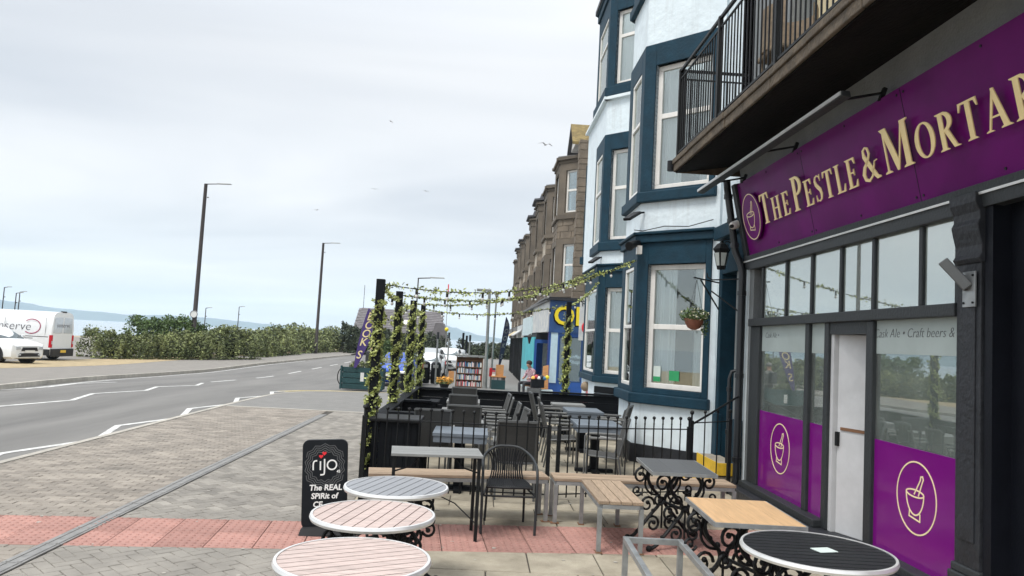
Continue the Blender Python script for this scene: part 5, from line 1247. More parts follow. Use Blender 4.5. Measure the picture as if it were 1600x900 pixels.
# ------------------------------------------------------------------ vehicles (local: nose towards -Y)
def car(name, label, loc, rz, paint, st, cat='car', W=1.78, wheel=.32, wb=(0.85, 3.4), grille='car_trim', group='parked cars', glass_rows=True):
    """st: stations along the length (y, zlow, zbelt, zroof, halfwidth belt, halfwidth roof); zroof None = bonnet/boot"""
    t = thing(name, label, cat, loc, rz, group)
    rows = []
    for y, zl, zb, zr, wb_, wr in st:
        zr2 = zr if zr else zb+.0
        half = [(0, zl), (wb_*.86, zl), (wb_*.985, zl+.1), (wb_, (zl+zb)/2), (wb_*.97, zb-.08), (wb_*.92 if zr else wr, zb)] + ([(wr, zr-.07), (wr*.8, zr-.01), (0, zr)] if zr else [(wr*.85, zb+.02), (wr*.5, zb+.035), (0, zb+.04)])
        rows.append([(-x, y, z) for x, z in half[::-1]]+[(x, y, z) for x, z in half[1:]])
    mb = MB().grid(rows); m = len(rows[0])
    mb.f.append(tuple(range(m))); mb.f.append(tuple((len(rows)-1)*m+k for k in range(m-1, -1, -1)))
    bd = mb.build('body', paint, t, smooth=True, angle=35)
    g = [s_ for s_ in st if s_[3]]
    L0, L1 = st[0][0], st[-1][0]
    # windscreen, rear screen, side glass: thin panes just proud of the body
    i0 = next(i for i, s_ in enumerate(st) if s_[3]); i1 = max(i for i, s_ in enumerate(st) if s_[3])
    def screen(i, j, nm):
        a, b = st[i], st[j]     # belt at i, roof at j
        off = -.012 if i < j else .012
        m_ = MB(); m_.quad((-a[4]*.84, a[0]+off, a[2]+.035), (a[4]*.84, a[0]+off, a[2]+.035), (b[5]*.86, b[0]+off*1.5, b[3]-.05+.02), (-b[5]*.86, b[0]+off*1.5, b[3]-.05+.02)); m_.build(nm, 'glass_car', t, fix=False)
        m_ = MB(); m_.quad((-a[4]*.82, a[0]-off*.3, a[2]+.04), (a[4]*.82, a[0]-off*.3, a[2]+.04), (b[5]*.85, b[0]+off*.9, b[3]-.045), (-b[5]*.85, b[0]+off*.9, b[3]-.045)); m_.build('cabin', 'car_trim', t, fix=False)
    if glass_rows:
        screen(i0-1, i0, 'windscreen'); screen(i1+1 if i1+1 < len(st) else i1, i1, 'rear_screen')
        for s_ in (-1, 1):
            for a, b in zip(g, g[1:]):
                y0, y1 = a[0]+.04, b[0]-.04
                m_ = MB(); m_.quad((s_*(a[4]*.92+.008), y0, a[2]+.03), (s_*(b[4]*.92+.008), y1, b[2]+.03), (s_*(b[5]+.012), y1, b[3]-.1), (s_*(a[5]+.012), y0, a[3]-.1)); m_.build('side_window', 'car_trim', t, fix=False)
    for y in wb:
        for s_ in (-1, 1):
            o = MB(); x0, x1 = s_*(W/2-.2), s_*(W/2+.005)
            MB().cyl((s_*(W/2-.25), L0+y, wheel+.03), (s_*(W/2+.006), L0+y, wheel+.03), wheel*1.2, 24).build('wheel_arch', 'car_trim', t); x1 += s_*.012; o.cyl((x0, L0+y, wheel), (x1, L0+y, wheel), wheel, 24); wh = o.build('wheel', 'rubber', t, smooth=True)
            m_ = MB().cyl((x1, L0+y, wheel), (x1+s_*.008, L0+y, wheel), wheel*.62, 18)
            for k in range(5): a = rad(72*k); m_.bar((x1+s_*.012, L0+y, wheel), (x1+s_*.012, L0+y+math.cos(a)*wheel*.6, wheel+math.sin(a)*wheel*.6), .05, .02)
            m_.build('rim', 'alu', wh)
    f = st[0]
    hw = f[4]
    zc = f[2]
    MB().prism([(-hw*.62, zc-.2), (hw*.62, zc-.2), (hw*.52, zc-.04), (-hw*.52, zc-.04)], -.02, .02, lambda u, v, d: (u, L0-d, v)).build('grille', grille, t)
    MB().prism([(-hw*.8, f[1]+.04), (hw*.8, f[1]+.04), (hw*.72, f[1]+.2), (-hw*.72, f[1]+.2)], -.02, .015, lambda u, v, d: (u, L0-d, v)).build('lower_grille', 'car_trim', t)
    MB().box(-.26, .26, L0-.035, L0-.02, f[1]+.22, f[1]+.33).build('number_plate', 'plate_white', t)
    for s_ in (-1, 1):
        MB().prism([(s_*hw*.62, zc-.13), (s_*hw*.99, zc-.15), (s_*hw*1.0, zc+.0), (s_*hw*.7, zc-.03)], -.12, .012, lambda u, v, d: (u, L0-d+.0, v)).build('headlight', 'lens_clear', t)
        MB().box(s_*hw*.72-.06, s_*hw*.72+.06, L0-.022, L0, f[1]+.1, f[1]+.17).build('fog_light', 'lens_clear', t)
        y_ = st[i0-1][0]+.25; MB().box(s_*(W/2+.02)-.05, s_*(W/2+.02)+.09*s_+.02, y_, y_+.09, st[i0][2]+.02, st[i0][2]+.16).build('mirror', paint, t, bevel=.02)
        MB().box(s_*(W/2-.12)-.1, s_*(W/2-.12)+.08, L1-.02, L1+.012, st[-1][2]-.25, st[-1][2]-.02).build('tail_light', 'lens_red', t)
    return t
HATCH = [(0, .24, .66, None, .7, .66), (.12, .2, .74, None, .82, .76), (.5, .19, .84, None, .87, .8), (1.05, .19, .94, None, .885, .82), (1.75, .19, .98, 1.4, .89, .62), (2.3, .19, .98, 1.47, .89, .64), (3.3, .19, .98, 1.42, .88, .62), (3.8, .22, 1.0, None, .84, .74), (3.95, .3, .95, None, .76, .68)]
SUV = [(0, .3, .8, None, .72, .68), (.1, .24, .88, None, .86, .8), (.5, .22, .98, None, .91, .85), (1.1, .22, 1.08, None, .925, .87), (1.85, .22, 1.12, 1.58, .93, .68), (2.5, .22, 1.12, 1.64, .93, .7), (3.9, .22, 1.12, 1.6, .92, .68), (4.3, .26, 1.14, None, .9, .8), (4.44, .34, 1.05, None, .84, .76)]
car('parked_car', 'blue hatchback parked behind the ivy posts, facing the camera', (-3.75, 32.6, zg(33)-.05), rad(-3), 'car_blue', HATCH)
car('parked_car', 'white hatchback parked second behind the blue car', (-3.05, 41.5, zg(41)-.05), rad(-3), 'car_white', HATCH)
car('parked_car', 'pale tall car parked behind the litter bins', (-3.4, 47.5, -.5), rad(-3), 'car_silver', SUV, W=1.86)
car('parked_car', 'white tall car parked with its front above the bookcase', (-2.35, 53, -.5), rad(-3), 'car_white', SUV, W=1.86)
car('parked_car', 'farthest silver car in the parked row', (-2.0, 61, -.5), rad(-3), 'car_silver', HATCH)
car('parked_car', 'white off-roader with black grille in front of the van', (-20.2, 34.3, zg(34)+.03), rad(76), 'car_white', SUV, W=1.86, wheel=.36, wb=(.9, 3.5))
# high roof van, tail towards +X
vn = thing('delivery_van', 'white high roof service van with wine coloured ring logo', 'van', (-21.7, 39.55, -.4), 0)
hw = 1.02; zr = 2.5
sec = [(0, .3), (hw*.9, .3), (hw, .45), (hw, 1.25), (hw*.97, 1.7), (hw*.88, 2.28), (hw*.78, 2.42), (hw*.5, zr), (0, zr+.02)]
rows = []
for x, k in ((0, 1), (-.08, 1.005), (-3.9, 1.0), (-4.4, .99)): rows.append([(x, -y*k, z) for y, z in sec[::-1]]+[(x, y*k, z) for y, z in sec[1:]])
mb = MB().grid(rows); m = len(rows[0]); mb.f.append(tuple(range(m))); mb.f.append(tuple(3*m+k for k in range(m-1, -1, -1))); mb.build('body', 'car_white', vn, smooth=True, angle=30)
m_ = MB()
nose = [(-4.4, .3, 2.5), (-5.0, .3, 1.9), (-5.25, .3, 1.3), (-5.85, .35, 1.0), (-5.95, .4, .75)]
for (a, b, c), (d, e_, f_) in zip(nose, nose[1:]): m_.hexa([(a, -hw*.98, b), (d, -hw*.95, e_), (d, hw*.95, e_), (a, hw*.98, b), (a, -hw*.8, c), (d, -hw*.8, f_), (d, hw*.8, f_), (a, hw*.8, c)])
m_.build('cab', 'car_white', vn)
MB().box(.005, .1, -hw*.98, hw*.98, .22, .62).box(-4.4, 0, -hw-.012, -hw+.02, .28, .6).build('bumper', 'car_trim', vn, bevel=.02)
for s_ in (-1, 1):
    MB().box(-.1, .03, s_*(hw-.06)-.07, s_*(hw-.06)+.075, .68, 1.32).build('tail_light', 'lens_red', vn, bevel=.015); MB().box(.031, .04, s_*(hw-.06)-.04, s_*(hw-.06)+.04, .86, 1.02).build('reversing_lens', 'lens_clear', vn)
    MB().prism([(s_*.06, 1.42), (s_*.86, 1.42), (s_*.78, 2.2), (s_*.06, 2.22)], .004, .012, lambda u, v, d: (d, u, v)).build('rear_window', 'lens_clear', vn)
    for x in (-.9, -4.9): wh = MB().cyl((x, s_*(hw-.22), .34), (x, s_*(hw+.004), .34), .34, 22).build('wheel', 'rubber', vn); MB().cyl((x, s_*(hw+.004), .34), (x, s_*(hw+.012), .34), .2, 16).build('rim', 'alu', wh)
MB().box(.1, .112, -.25, .25, .42, .55).build('number_plate', 'plate_yellow', vn); MB().box(-.1, .02, -.2, .2, 2.48, 2.56).build('brake_light', 'car_trim', vn, bevel=.02)
MB().box(-3.2, -.15, -hw-.006, -hw+.01, 1.2, 1.235).build('side_rail', 'car_trim', vn); MB().box(-2.3, -.5, -hw-.004, -hw+.01, 1.1, 1.14).build('side_rail', 'sign_grey', vn)
MB().box(-2.35, -2.34, -hw-.003, -hw+.01, .62, 2.1).build('panel_gap', 'sign_grey', vn); MB().box(-.32, -.31, -hw-.003, -hw+.01, .62, 2.2).build('panel_gap', 'sign_grey', vn)
def vside(x, y, z): k = 1 - max(0, (y-1.25))*.06; return (x, -hw*k-.012-z, y)
m_ = MB(); text(m_, 'innserve', .62, lambda x, y, z: vside(-2.1+x, 1.7+y, z), extrude=.002, offset=-.012, shear=.1); m_.build('lettering', 'logo_dark', vn)
arc_ = [(-1.02+.43*math.cos(rad(a)), 1.72+.36*math.sin(rad(a))) for a in range(-130, 145, 11)]
m_ = MB()
for p, q in zip(arc_, arc_[1:]):
    a = Vector(p); b = Vector(q); n_ = Vector((-(b-a).y, (b-a).x)).normalized()*.02; m_.prism([tuple(a-n_), tuple(b-n_), tuple(b+n_), tuple(a+n_)], 0, .004, lambda u, v, d: vside(u, v, d+.004))
m_.build('logo_ring', 'logo_wine', vn)
m_ = MB(); text(m_, 'innserve', .36, lambda x, y, z: (.016+z, x, 1.82+y), extrude=.002, offset=-.006); m_.build('lettering', 'logo_dark', vn)
# ------------------------------------------------------------------ street lamps and posts
def lamp(label, loc, h, arm=1.0, r=.085, m='lamp_brown', sign=False, rz=0, grp='street lamps'):
    t = thing('street_lamp', label, 'street lamp', loc, rz, grp)
    MB().tube([(0, 0, 0), (0, 0, 1.2), (0, 0, 1.25), (0, 0, h)], [r*1.25, r*1.2, r, r*.72], 12).build('column', m, t, smooth=True)
    MB().tube([(0, 0, h-.02), (arm*.55, 0, h+.04)], [.035, .03], 8).build('arm', m, t)
    MB().hexa([(arm*.5, -.1, h+.02), (arm*1.15, -.13, h+.05), (arm*1.15, .13, h+.05), (arm*.5, .1, h+.02), (arm*.5, -.06, h+.1), (arm*1.1, -.08, h+.11), (arm*1.1, .08, h+.11), (arm*.5, .06, h+.1)]).build('lantern', 'sign_post', t, bevel=.02)
    MB().cyl((r, 0, h-.95), (r+.1, 0, h-.95), .04, 8).build('bracket', m, t)
    if sign: MB().cyl((0, -r-.05, 2.95), (0, -r-.02, 2.95), .26, 24).build('round_sign', 'print_white', t); MB().tube([(.24*math.cos(rad(a)), -r-.055, 2.95+.24*math.sin(rad(a))) for a in range(0, 360, 15)], .02, 5, closed=True).build('sign_border', 'sign_grey', t)
lamp('tall brown street lamp with round sign rising behind the hedge, left', (-19.76, 52, -.4), 12.1, 1.55, .16, sign=True)
lamp('tall brown street lamp in the middle of the sky, beyond the hedge', (-16.35, 75, -.45), 11.2, 1.5, .16)
lamp('thin far street lamp left of the grey camera mast', (-3.95, 45, -.45), 5.85, 1.4, .05)
for i, (x, y, h, lab) in enumerate(((-47.2, 75, 5.0, 'leftmost far lamp mast above the van'), (-46.0, 75, 4.5, 'middle far lamp mast above the van'), (-48.1, 79, 4.75, 'right far lamp mast above the van'), (-31.5, 86, 4.3, 'short far lamp left of the middle lamp'), (-29.7, 92, 4.8, 'far lamp column halfway between the two tall lamps'))):
    lamp(lab, (x, y, -.5), h, .6, .06, grp='far promenade lamps')
mst = thing('camera_mast', 'grey mast with flat twin head beside the bookcase', 'mast', (.34, 34.6, zg(34.6)))
MB().tube([(0, 0, 0), (0, 0, 1.6), (-.02, 0, 4.5)], [.11, .075, .065], 12).build('column', 'sign_post', mst, smooth=True); MB().box(-.62, .06, -.09, .09, 4.5, 4.62).build('head', 'sign_post', mst, bevel=.02)
p2 = thing('street_pole', 'slim grey pole just right of the camera mast', 'pole', (.62, 35.2, zg(35.2)))
MB().tube([(0, 0, 0), (.05, 0, 4.4)], [.05, .04], 10).build('column', 'sign_post', p2); MB().box(-.02, .14, -.06, .06, 4.35, 4.6).build('head', 'sign_post', p2)
MB().cyl((0, -.06, .55), (0, -.06, .95), .1, 12).build('reflective_band', 'print_red', p2)
for i, (x, y, h) in enumerate(((-2.05, 36.2, 2.5), (-1.8, 43, 2.6), (-.55, 41, 2.5))):
    t = thing('sign_pole', ('slim pole with dark cap standing at the litter bins', 'slim pole with dark cap behind the litter bins', 'slim dark pole left of the camera mast')[i], 'pole', (x, y, zg(y)), group='slim parking posts')
    MB().cyl((0, 0, 0), (0, 0, h), .045, 10).build('column', 'sign_post', t); MB().cyl((0, 0, h-.3), (0, 0, h+.03), .06, 10).build('cap', 'pub_black', t)
for i, x in enumerate((-2.62, -2.1)):
    t = thing('litter_bin', ('left black litter bin of the pair beside the parked cars', 'right black litter bin of the pair beside the parked cars')[i], 'litter bin', (x, 36.9, zg(37)), group='pair of black litter bins')
    MB().lathe([(.2, 0), (.23, .05), (.24, .8), (.25, .82), (.25, .95), (.18, 1.06), (.02, 1.09)], 14).build('body', 'plastic_black', t, smooth=True)
    MB().box(-.13, .13, -.262, -.24, .78, .93).build('aperture', 'sign_post', t)
# ------------------------------------------------------------------ book stall, planter, flags, shop clutter
bc = thing('bookcase', 'open pavement bookcase packed with coloured books', 'bookcase', (-.42, 34.9, zg(35)))
[MB().box(q, q+.04, -.15, .15, 0, 1.42).build('side', 'wood_brown', bc) for q in (-.62, .58)]; MB().box(-.58, .58, .12, .15, 0, 1.4).build('back', 'wood_brown', bc); MB().box(-.68, .68, -.22, .18, 1.42, 1.5).build('top', 'sign_post', bc)
for k in range(5):
    z = .06+k*.3
    if k < 5: MB().box(-.58, .58, -.14, .12, z-.02, z).build('shelf', 'wood_brown', bc)
    if k == 4: continue
    x = -.57; bags = {}
    while x < .55:
        w = random.uniform(.022, .05); c = random.choice(('books', 'book_red', 'book_blue', 'book_white', 'book_white', 'book_dark'))
        bags.setdefault(c, MB()).box(x, x+w-.003, -.13+random.uniform(0, .02), .08, z+.001, z+random.uniform(.17, .245)); x += w
    for c, mb in bags.items(): mb.build('books', c, bc, kind='stuff')
cr_ = thing('book_rack', 'wooden display stand with boxes of books right of the mast', 'display stand', (.95, 34.4, zg(34)))
MB().box(-.32, .32, -.2, .2, .0, .42).build('crate', 'planter_green', cr_); MB().box(-.34, .34, -.22, .22, .55, .6).build('shelf', 'wood_orange', cr_); MB().box(-.32, .32, .14, .18, .42, .6).build('back', 'wood_brown', cr_)
MB().box(-.14, .22, .0, .04, .6, 1.12).build('board', 'wood_orange', cr_)
m_ = MB()
for k in range(10): m_.box(-.3+k*.06, -.25+k*.06, -.15, .05, .421, .53)
m_.build('books', 'books', cr_, kind='stuff')
for k in range(4): MB().box(-.3, -.16, -.1, .1, .601+k*.09, .68+k*.09).build('book_stack', ('book_white', 'books', 'book_red', 'book_dark')[k], cr_)
tag(MB().box(-1.35, -1.1, 34.2, 34.25, zg(34)+.2, zg(34)+.72).build('wooden_board', 'wood_orange'), 'small orange wooden board left of the bookcase', 'board')
fp_ = thing('flower_pot', 'bowl of orange and yellow flowers beside the bookcase', 'flower pot', (-1.35, 30.5, zg(30.5)))
MB().lathe([(.12, 0), (.2, .24), (.22, .26)], 12).build('pot', 'plastic_black', fp_); m_ = MB(); leafball(m_, (0, 0, .4), .36, .3, .18, 300, .08, 8, 0); m_.build('flowers', 'flower_orange', fp_, kind='stuff', fix=False)
m_ = MB(); leafball(m_, (0, 0, .33), .36, .3, .14, 200, .08, 9, 0); m_.build('foliage', 'leaf_bush', fp_, kind='stuff', fix=False)
pl = thing('street_planter', 'dark green timber street planter with a metal plaque', 'planter', (-4.2, 27.6, zg(27.6)), rad(-4))
for k in range(4): MB().box(-.74, .74, -.35, -.31, .02+k*.2, .2+k*.2).build('board', 'planter_green', pl); MB().box(.7, .74, -.31, .35, .02+k*.2, .2+k*.2).build('board', 'planter_green', pl)
MB().box(-.7, .7, -.3, .34, 0, .72).build('liner', 'room_dark', pl); MB().box(-.78, -.72, -.38, -.3, 0, .84).box(.72, .78, -.38, -.3, 0, .84).build('corner_post', 'planter_green', pl)
MB().box(-.04, .09, -.362, -.352, .3, .62).build('plaque', 'alu', pl); m_ = MB(); leafball(m_, (-.1, 0, .86), .5, .26, .16, 260, .1, 12, 0); m_.build('plants', 'leaf_hedge', pl, kind='stuff', fix=False)
tag(MB().tube([(-4.96+.22*math.cos(rad(a)), 27.75, zg(27.7)+.42+.34*math.sin(rad(a))) for a in range(75, 290, 14)], .018, 6).build('cycle_hoop', 'iron_black'), 'black curved hoop at the left end of the green planter', 'hoop')
def feather(label, loc, h, w, m, word_, lean, lm, tw):
    t = thing('feather_flag', label, 'flag', loc, tw)
    sp = [(lean*(k/14)**2, 0, h*k/14) for k in range(13)]; MB().tube([(0, 0, 0)]+sp, .018, 6).build('pole', 'iron_black', t)
    edge = [(lean*(k/14)**2, h*(.26+.74*k/14)) for k in range(15)]
    poly = [(lean*(.26+.74*k/14)**2, h*(.26+.74*k/14)) for k in range(15)]
    right = [(poly[k][0]+w*math.sin(math.pi*min(1, (k+1.0)/14)**.8*.5)*(1-(max(0, k-10)/4)**2*.95), poly[k][1]-.12*h*(1-k/14)*0) for k in range(15)]
    MB().prism(poly+right[::-1], -.008, .008, lambda u, v, d: (u, d, v)).build('fabric', m, t)
    n = len(word_)
    for i, c in enumerate(word_):
        f = .9-.62*i/(n-1) if n > 1 else .5
        k = int(f*14); cx = (poly[k][0]+right[k][0])/2; m_ = MB(); text(m_, c, w*.85, lambda x, y, z: (cx+x*.95+.25*y, -.012-z, poly[k][1]+y), extrude=.001, offset=.004); m_.build('letter', lm, t)
feather('purple feather flag reading BOOKS at the green planter', (-4.55, 27.2, zg(27)+.0), 2.95, .48, 'flag_purple', 'BOOKS', .42, 'cream_letter', 0)
feather('dark narrow feather flag beyond the mast on the pavement', (1.0, 38.2, zg(38)), 3.55, .4, 'flag_navy', 'BOOKS', .35, 'cloth_grey', rad(35))
# cafe clutter outside the blue shop
cl = thing('crate_stack', 'pile of crates, toys and boxes at the blue shop corner', 'crates', (2.3, 26.9, zg(27)))
for i, (a, b, c, m1) in enumerate(((-.5, -.05, .4, 'frame_grey'), (0, .42, .35, 'pale_board'), (-.38, .1, .3, 'sign_black'))): MB().box(a, b, -.2, .2, (0, 0, .42)[i], (0, 0, .42)[i]+c).build('crate', m1, cl)
for k in range(6): MB().ball((-.3+k*.1, -.1, .75+.05*(k % 2)), .08, 8).build('toy', ('flower_orange', 'book_red', 'print_white', 'book_dark', 'book_blue', 'yellow_letter')[k], cl)
bd_ = tag(MB().hexa([(2.35, 27.4, zg(27)), (2.62, 27.4, zg(27)), (2.62, 27.5, zg(27)), (2.35, 27.5, zg(27)), (2.4, 27.55, 1.0), (2.6, 27.55, 1.05), (2.6, 27.6, 1.05), (2.4, 27.6, 1.0)]).build('leaning_board', 'wood_orange'), 'orange wooden board leaning on the blue shop corner', 'board')
pk = thing('pink_toy', 'pink stuffed toys heaped by the white bay corner', 'toys', (2.85, 19.2, zg(19)))
for k, (x, z, r) in enumerate(((0, .35, .2), (.12, .62, .17), (-.05, .8, .13), (.15, .95, .1))): MB().ball((x, 0, z), r, 10).build('soft_toy', ('cloth_pink', 'cloth_pink', 'wicker', 'cloth_pink')[k], pk, smooth=True)
MB().box(-.25, .25, -.2, .2, 0, .3).build('crate', 'wood_brown', pk)
wt = thing('cafe_tub', 'small white topped tub table behind the green planter', 'table', (-2.75, 28.4, zg(28)))
MB().lathe([(.3, .62), (.32, .64), (.32, .68), (.3, .7)], 18).build('top', 'print_white', wt); MB().lathe([(.2, 0), (.18, .3), (.2, .62)], 12).build('tub', 'plastic_black', wt)
# ------------------------------------------------------------------ people (one skinned body each)
def person(label, loc, rz, joints, edges, radii, parts, root=0):
    t = thing('person', label, 'person', loc, rz)
    me = bpy.data.meshes.new('body'); me.from_pydata(joints, edges, []); o = bpy.data.objects.new('skin', me); COL.objects.link(o)
    o.modifiers.new('k', 'SKIN'); o.modifiers.new('s', 'SUBSURF').levels = 2
    for i, r in enumerate(radii): me.skin_vertices[0].data[i].radius = (r, r); me.skin_vertices[0].data[i].use_root = i == root
    bpy.context.view_layer.update()
    m2 = bpy.data.meshes.new_from_object(o.evaluated_get(bpy.context.evaluated_depsgraph_get())); bpy.data.objects.remove(o)
    b = bpy.data.objects.new('body', m2); COL.objects.link(b); b.parent = t
    for p in m2.polygons: p.use_smooth = True
    for mname, test in parts: m2.materials.append(MATS[mname])
    for p in m2.polygons:
        c = p.center
        for i, (mname, test) in enumerate(parts):
            if test(c): p.material_index = i; break
    return t
J = [(0, 0, .92), (0, 0, 1.15), (0, .02, 1.4), (0, 0, 1.5), (0, -.02, 1.62), (0, -.02, 1.72), (.19, .02, 1.38), (.25, 0, 1.1), (.22, -.12, .88), (-.19, .02, 1.38), (-.25, 0, 1.1), (-.22, -.12, .88), (.1, 0, .86), (.11, -.02, .48), (.12, .02, .07), (.12, -.14, .04), (-.1, 0, .86), (-.11, -.04, .48), (-.12, .0, .07), (-.12, -.16, .04)]
E_ = [(0, 1), (1, 2), (2, 3), (3, 4), (4, 5), (2, 6), (6, 7), (7, 8), (2, 9), (9, 10), (10, 11), (0, 12), (12, 13), (13, 14), (14, 15), (0, 16), (16, 17), (17, 18), (18, 19)]
Rr = [.15, .14, .16, .06, .1, .085, .07, .05, .04, .07, .05, .04, .095, .065, .05, .04, .095, .065, .05, .04]
ps = person('person in grey top with a cap and backpack standing behind the green planter', (-4.05, 28.5, zg(28.5)), rad(160), J, E_, Rr, (('skin', lambda c: c.z > 1.49), ('skin', lambda c: c.z < .95 and abs(c.x) > .19), ('cloth_grey', lambda c: c.z > .92), ('cloth_dark', lambda c: True)))
MB().ball((0, -.02, 1.7), .125, 12, .75).box(-.09, .09, -.24, -.1, 1.69, 1.71).build('cap', 'cloth_grey', ps, smooth=True); MB().box(-.16, .16, .13, .3, 1.0, 1.42).build('backpack', 'cloth_dark', ps, bevel=.05)
J2 = [(0, 0, .5), (0, .02, .78), (0, -.03, 1.02), (0, -.08, 1.1), (0, -.16, 1.2), (0, -.17, 1.3), (.2, -.02, .98), (.27, -.12, .72), (.12, -.34, .66), (-.2, -.02, .98), (-.27, -.12, .72), (-.1, -.34, .66), (.12, -.05, .48), (.14, -.48, .5), (.14, -.46, .08), (.14, -.6, .05), (-.12, -.05, .48), (-.14, -.48, .5), (-.14, -.46, .08), (-.14, -.6, .05)]
ps2 = person('seated person in a checked shirt looking down outside the blue shop', (2.12, 29.6, zg(29.6)), rad(-55), J2, E_, Rr, (('skin', lambda c: c.z > 1.1), ('skin', lambda c: c.z < .74 and c.y < -.24 and abs(c.x) < .2 and c.z > .58), ('check_shirt', lambda c: c.z > .56), ('cloth_dark', lambda c: True)))
MB().ball((0, -.13, 1.29), .125, 12, .85).build('hair', 'hair', ps2, smooth=True)
ch_ = thing('cafe_chair', 'dark chair under the seated person in checked shirt', 'chair', (2.12, 29.6, zg(29.6)), rad(-55))
MB().box(-.22, .22, -.22, .22, .36, .4).build('seat', 'wood_brown', ch_); MB().box(-.22, .22, .2, .23, .45, .85).build('backrest', 'wood_brown', ch_)
for a in (-.2, .2):
    for b in (-.2, .2): MB().bar((a, b, 0), (a, b, .36), .035).build('leg', 'wood_brown', ch_)
# ------------------------------------------------------------------ hedges, bushes
def hedge(name, label, path, h, d, n, s, m, seed, lumps=.3, cat='hedge'):
    rnd = random.Random(seed); base = Vector((path[0][0], path[0][1], zg(path[0][1])+.05)); t = thing(name, label, cat, base, world=True)
    mb = MB(); core = MB(); P = [Vector((x, y, zg(y)+.05)) for x, y in path]; tot = sum((b-a).length for a, b in zip(P, P[1:]))
    for (a, b) in zip(P, P[1:]):
        l = (b-a).length; u = (b-a)/l; v = Vector((-u.y, u.x, 0)); steps = max(2, int(l/.8))
        prof = lambda q: h*(1+lumps*.5*math.sin(q*1.3+seed)+lumps*.5*math.sin(q*.47+seed*2))
        for k in range(1, steps-1):
            q = (k+.5)*l/steps; c = a+u*q; hh = prof(q+a.y)
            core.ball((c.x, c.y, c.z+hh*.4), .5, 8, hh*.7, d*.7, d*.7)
        for _ in range(int(n*l/tot)):
            q = rnd.random()*l; hh = prof(q+a.y); th = rnd.uniform(-.12, math.pi+.12); rr = rnd.uniform(.82, 1.08); 
            bump = 1+.16*math.sin(q*4.1+th*3)+.1*math.sin(q*9+th*5)
            off = math.cos(th)*d*.62*rr*bump; zz_ = max(.02, (.06+.94*max(0, math.sin(th))**.6)*hh*rr*(1+.06*math.sin(q*6)+.05*math.sin(q*13+th)))*(rnd.random()**.25 if abs(math.cos(th)) > .5 else 1)
            leaf(mb, a+u*q+v*off+Vector((0, 0, zz_)), s*rnd.uniform(.6, 1.4), rnd)
        for _ in range(int(12*l/tot)+2):     # loose sprays on top
            q = rnd.random()*l; hh = prof(q+a.y); c0 = a+u*q+v*rnd.uniform(-.3, .3)*d+Vector((0, 0, hh*.9))
            for k in range(14): leaf(mb, c0+Vector((rnd.gauss(0, .12), rnd.gauss(0, .12), k*.035+rnd.uniform(0, .1))), s, rnd)
    core.build('dark_core', 'hedge_core', t, kind='stuff'); mb.build('foliage', m, t, kind='stuff', fix=False)  # solid dark core added behind the leaves as painted shade in the gaps
    return t
hedge('hedge', 'pale green clipped hedge along the verge right of the van', [(-22.6, 43.6), (-20.2, 46.5), (-17.6, 50.5)], 1.5, 1.7, 15000, .13, 'leaf_hedge', 1, .12)
hedge('bush', 'taller bright green bush rising behind the clipped hedge', [(-22.8, 49.5), (-19.5, 53.5)], 2.35, 2.3, 9000, .17, 'leaf_bush', 2, .2, 'bush')
hedge('bush', 'loose grey green shrub at the right end of the clipped hedge', [(-18.2, 50.5), (-16.6, 54)], 2.0, 1.9, 6500, .15, 'leaf_hedge', 3, .25, 'bush')
hedge('hedge', 'straggly hedge between the two tall street lamps', [(-18.0, 57), (-18.0, 70)], 1.9, 2.2, 9000, .18, 'leaf_hedge', 4, .25)
hedge('hedge', 'far low hedge running to the middle street lamp', [(-18.6, 72), (-17.5, 92)], 2.1, 2.8, 8000, .24, 'leaf_hedge', 5, .3)
hedge('bush', 'dark green bush under the grey roofed house', [(-15.5, 84), (-10.5, 86)], 2.6, 3, 6000, .28, 'leaf_dark', 6, .2, 'bush')
hedge('bush', 'dark bush right of the grey roofed house', [(-10.5, 86), (-4.2, 90)], 2.4, 3, 6000, .28, 'leaf_dark', 7, .2, 'bush')
hedge('bush', 'low dark bush beyond the far parked cars', [(-2.5, 92), (4.5, 95)], 1.8, 2.5, 5000, .26, 'leaf_dark', 8, .25, 'bush')
hedge('bush', 'round clipped green shrub on the far lawn behind the blue car', [(-9.4, 66), (-7.6, 67)], 1.5, 1.8, 3000, .16, 'leaf_bush', 9, .05, 'bush')
structure(MB().grid([[(x, y, zg(y)+.03) for x in (-12.9, -9, -5, -2)] for y in (62, 70, 80, 95)]).build('lawn', 'dry_grass', fix=False)) if False else None
# ------------------------------------------------------------------ grey roofed house
hs = thing('slate_house', 'low house with a broad grey slate roof and skylight behind the posts', 'house', (-10, 92, -.45), world=True)
x0, x1, ya, yb = -15.2, -5.2, 90, 99; ze, zr = 1.75, 5.1
MB().box(x0+.4, x1-.4, ya+.4, yb-.4, -.45, 2.0).build('wall', 'house_wall', hs)
slope = lambda v: (ya-.3+(ym-ya+.3)*v, ze-.1+(zr-ze+.1)*v)
ym = (ya+yb)/2
m_ = MB(); nrow = 16
for k in range(nrow):
    a, b = slope(k/nrow), slope((k+1)/nrow); xx = x0-.3
    ins_ = 0
    while xx < x1+.3: 
        w = .62; l0 = xx+(.3 if k % 2 else 0); m_.hexa([(max(x0-.3, l0), a[0], a[1]), (min(x1+.3, l0+w-.02), a[0], a[1]), (min(x1+.3, l0+w-.02), b[0]+.05, b[1]+.0), (max(x0-.3, l0), b[0]+.05, b[1]), (max(x0-.3, l0), a[0], a[1]+.06), (min(x1+.3, l0+w-.02), a[0], a[1]+.06), (min(x1+.3, l0+w-.02), b[0]+.05, b[1]+.02), (max(x0-.3, l0), b[0]+.05, b[1]+.02)]); xx += w
rf = m_.build('roof', 'slate_house', hs, kind='stuff')
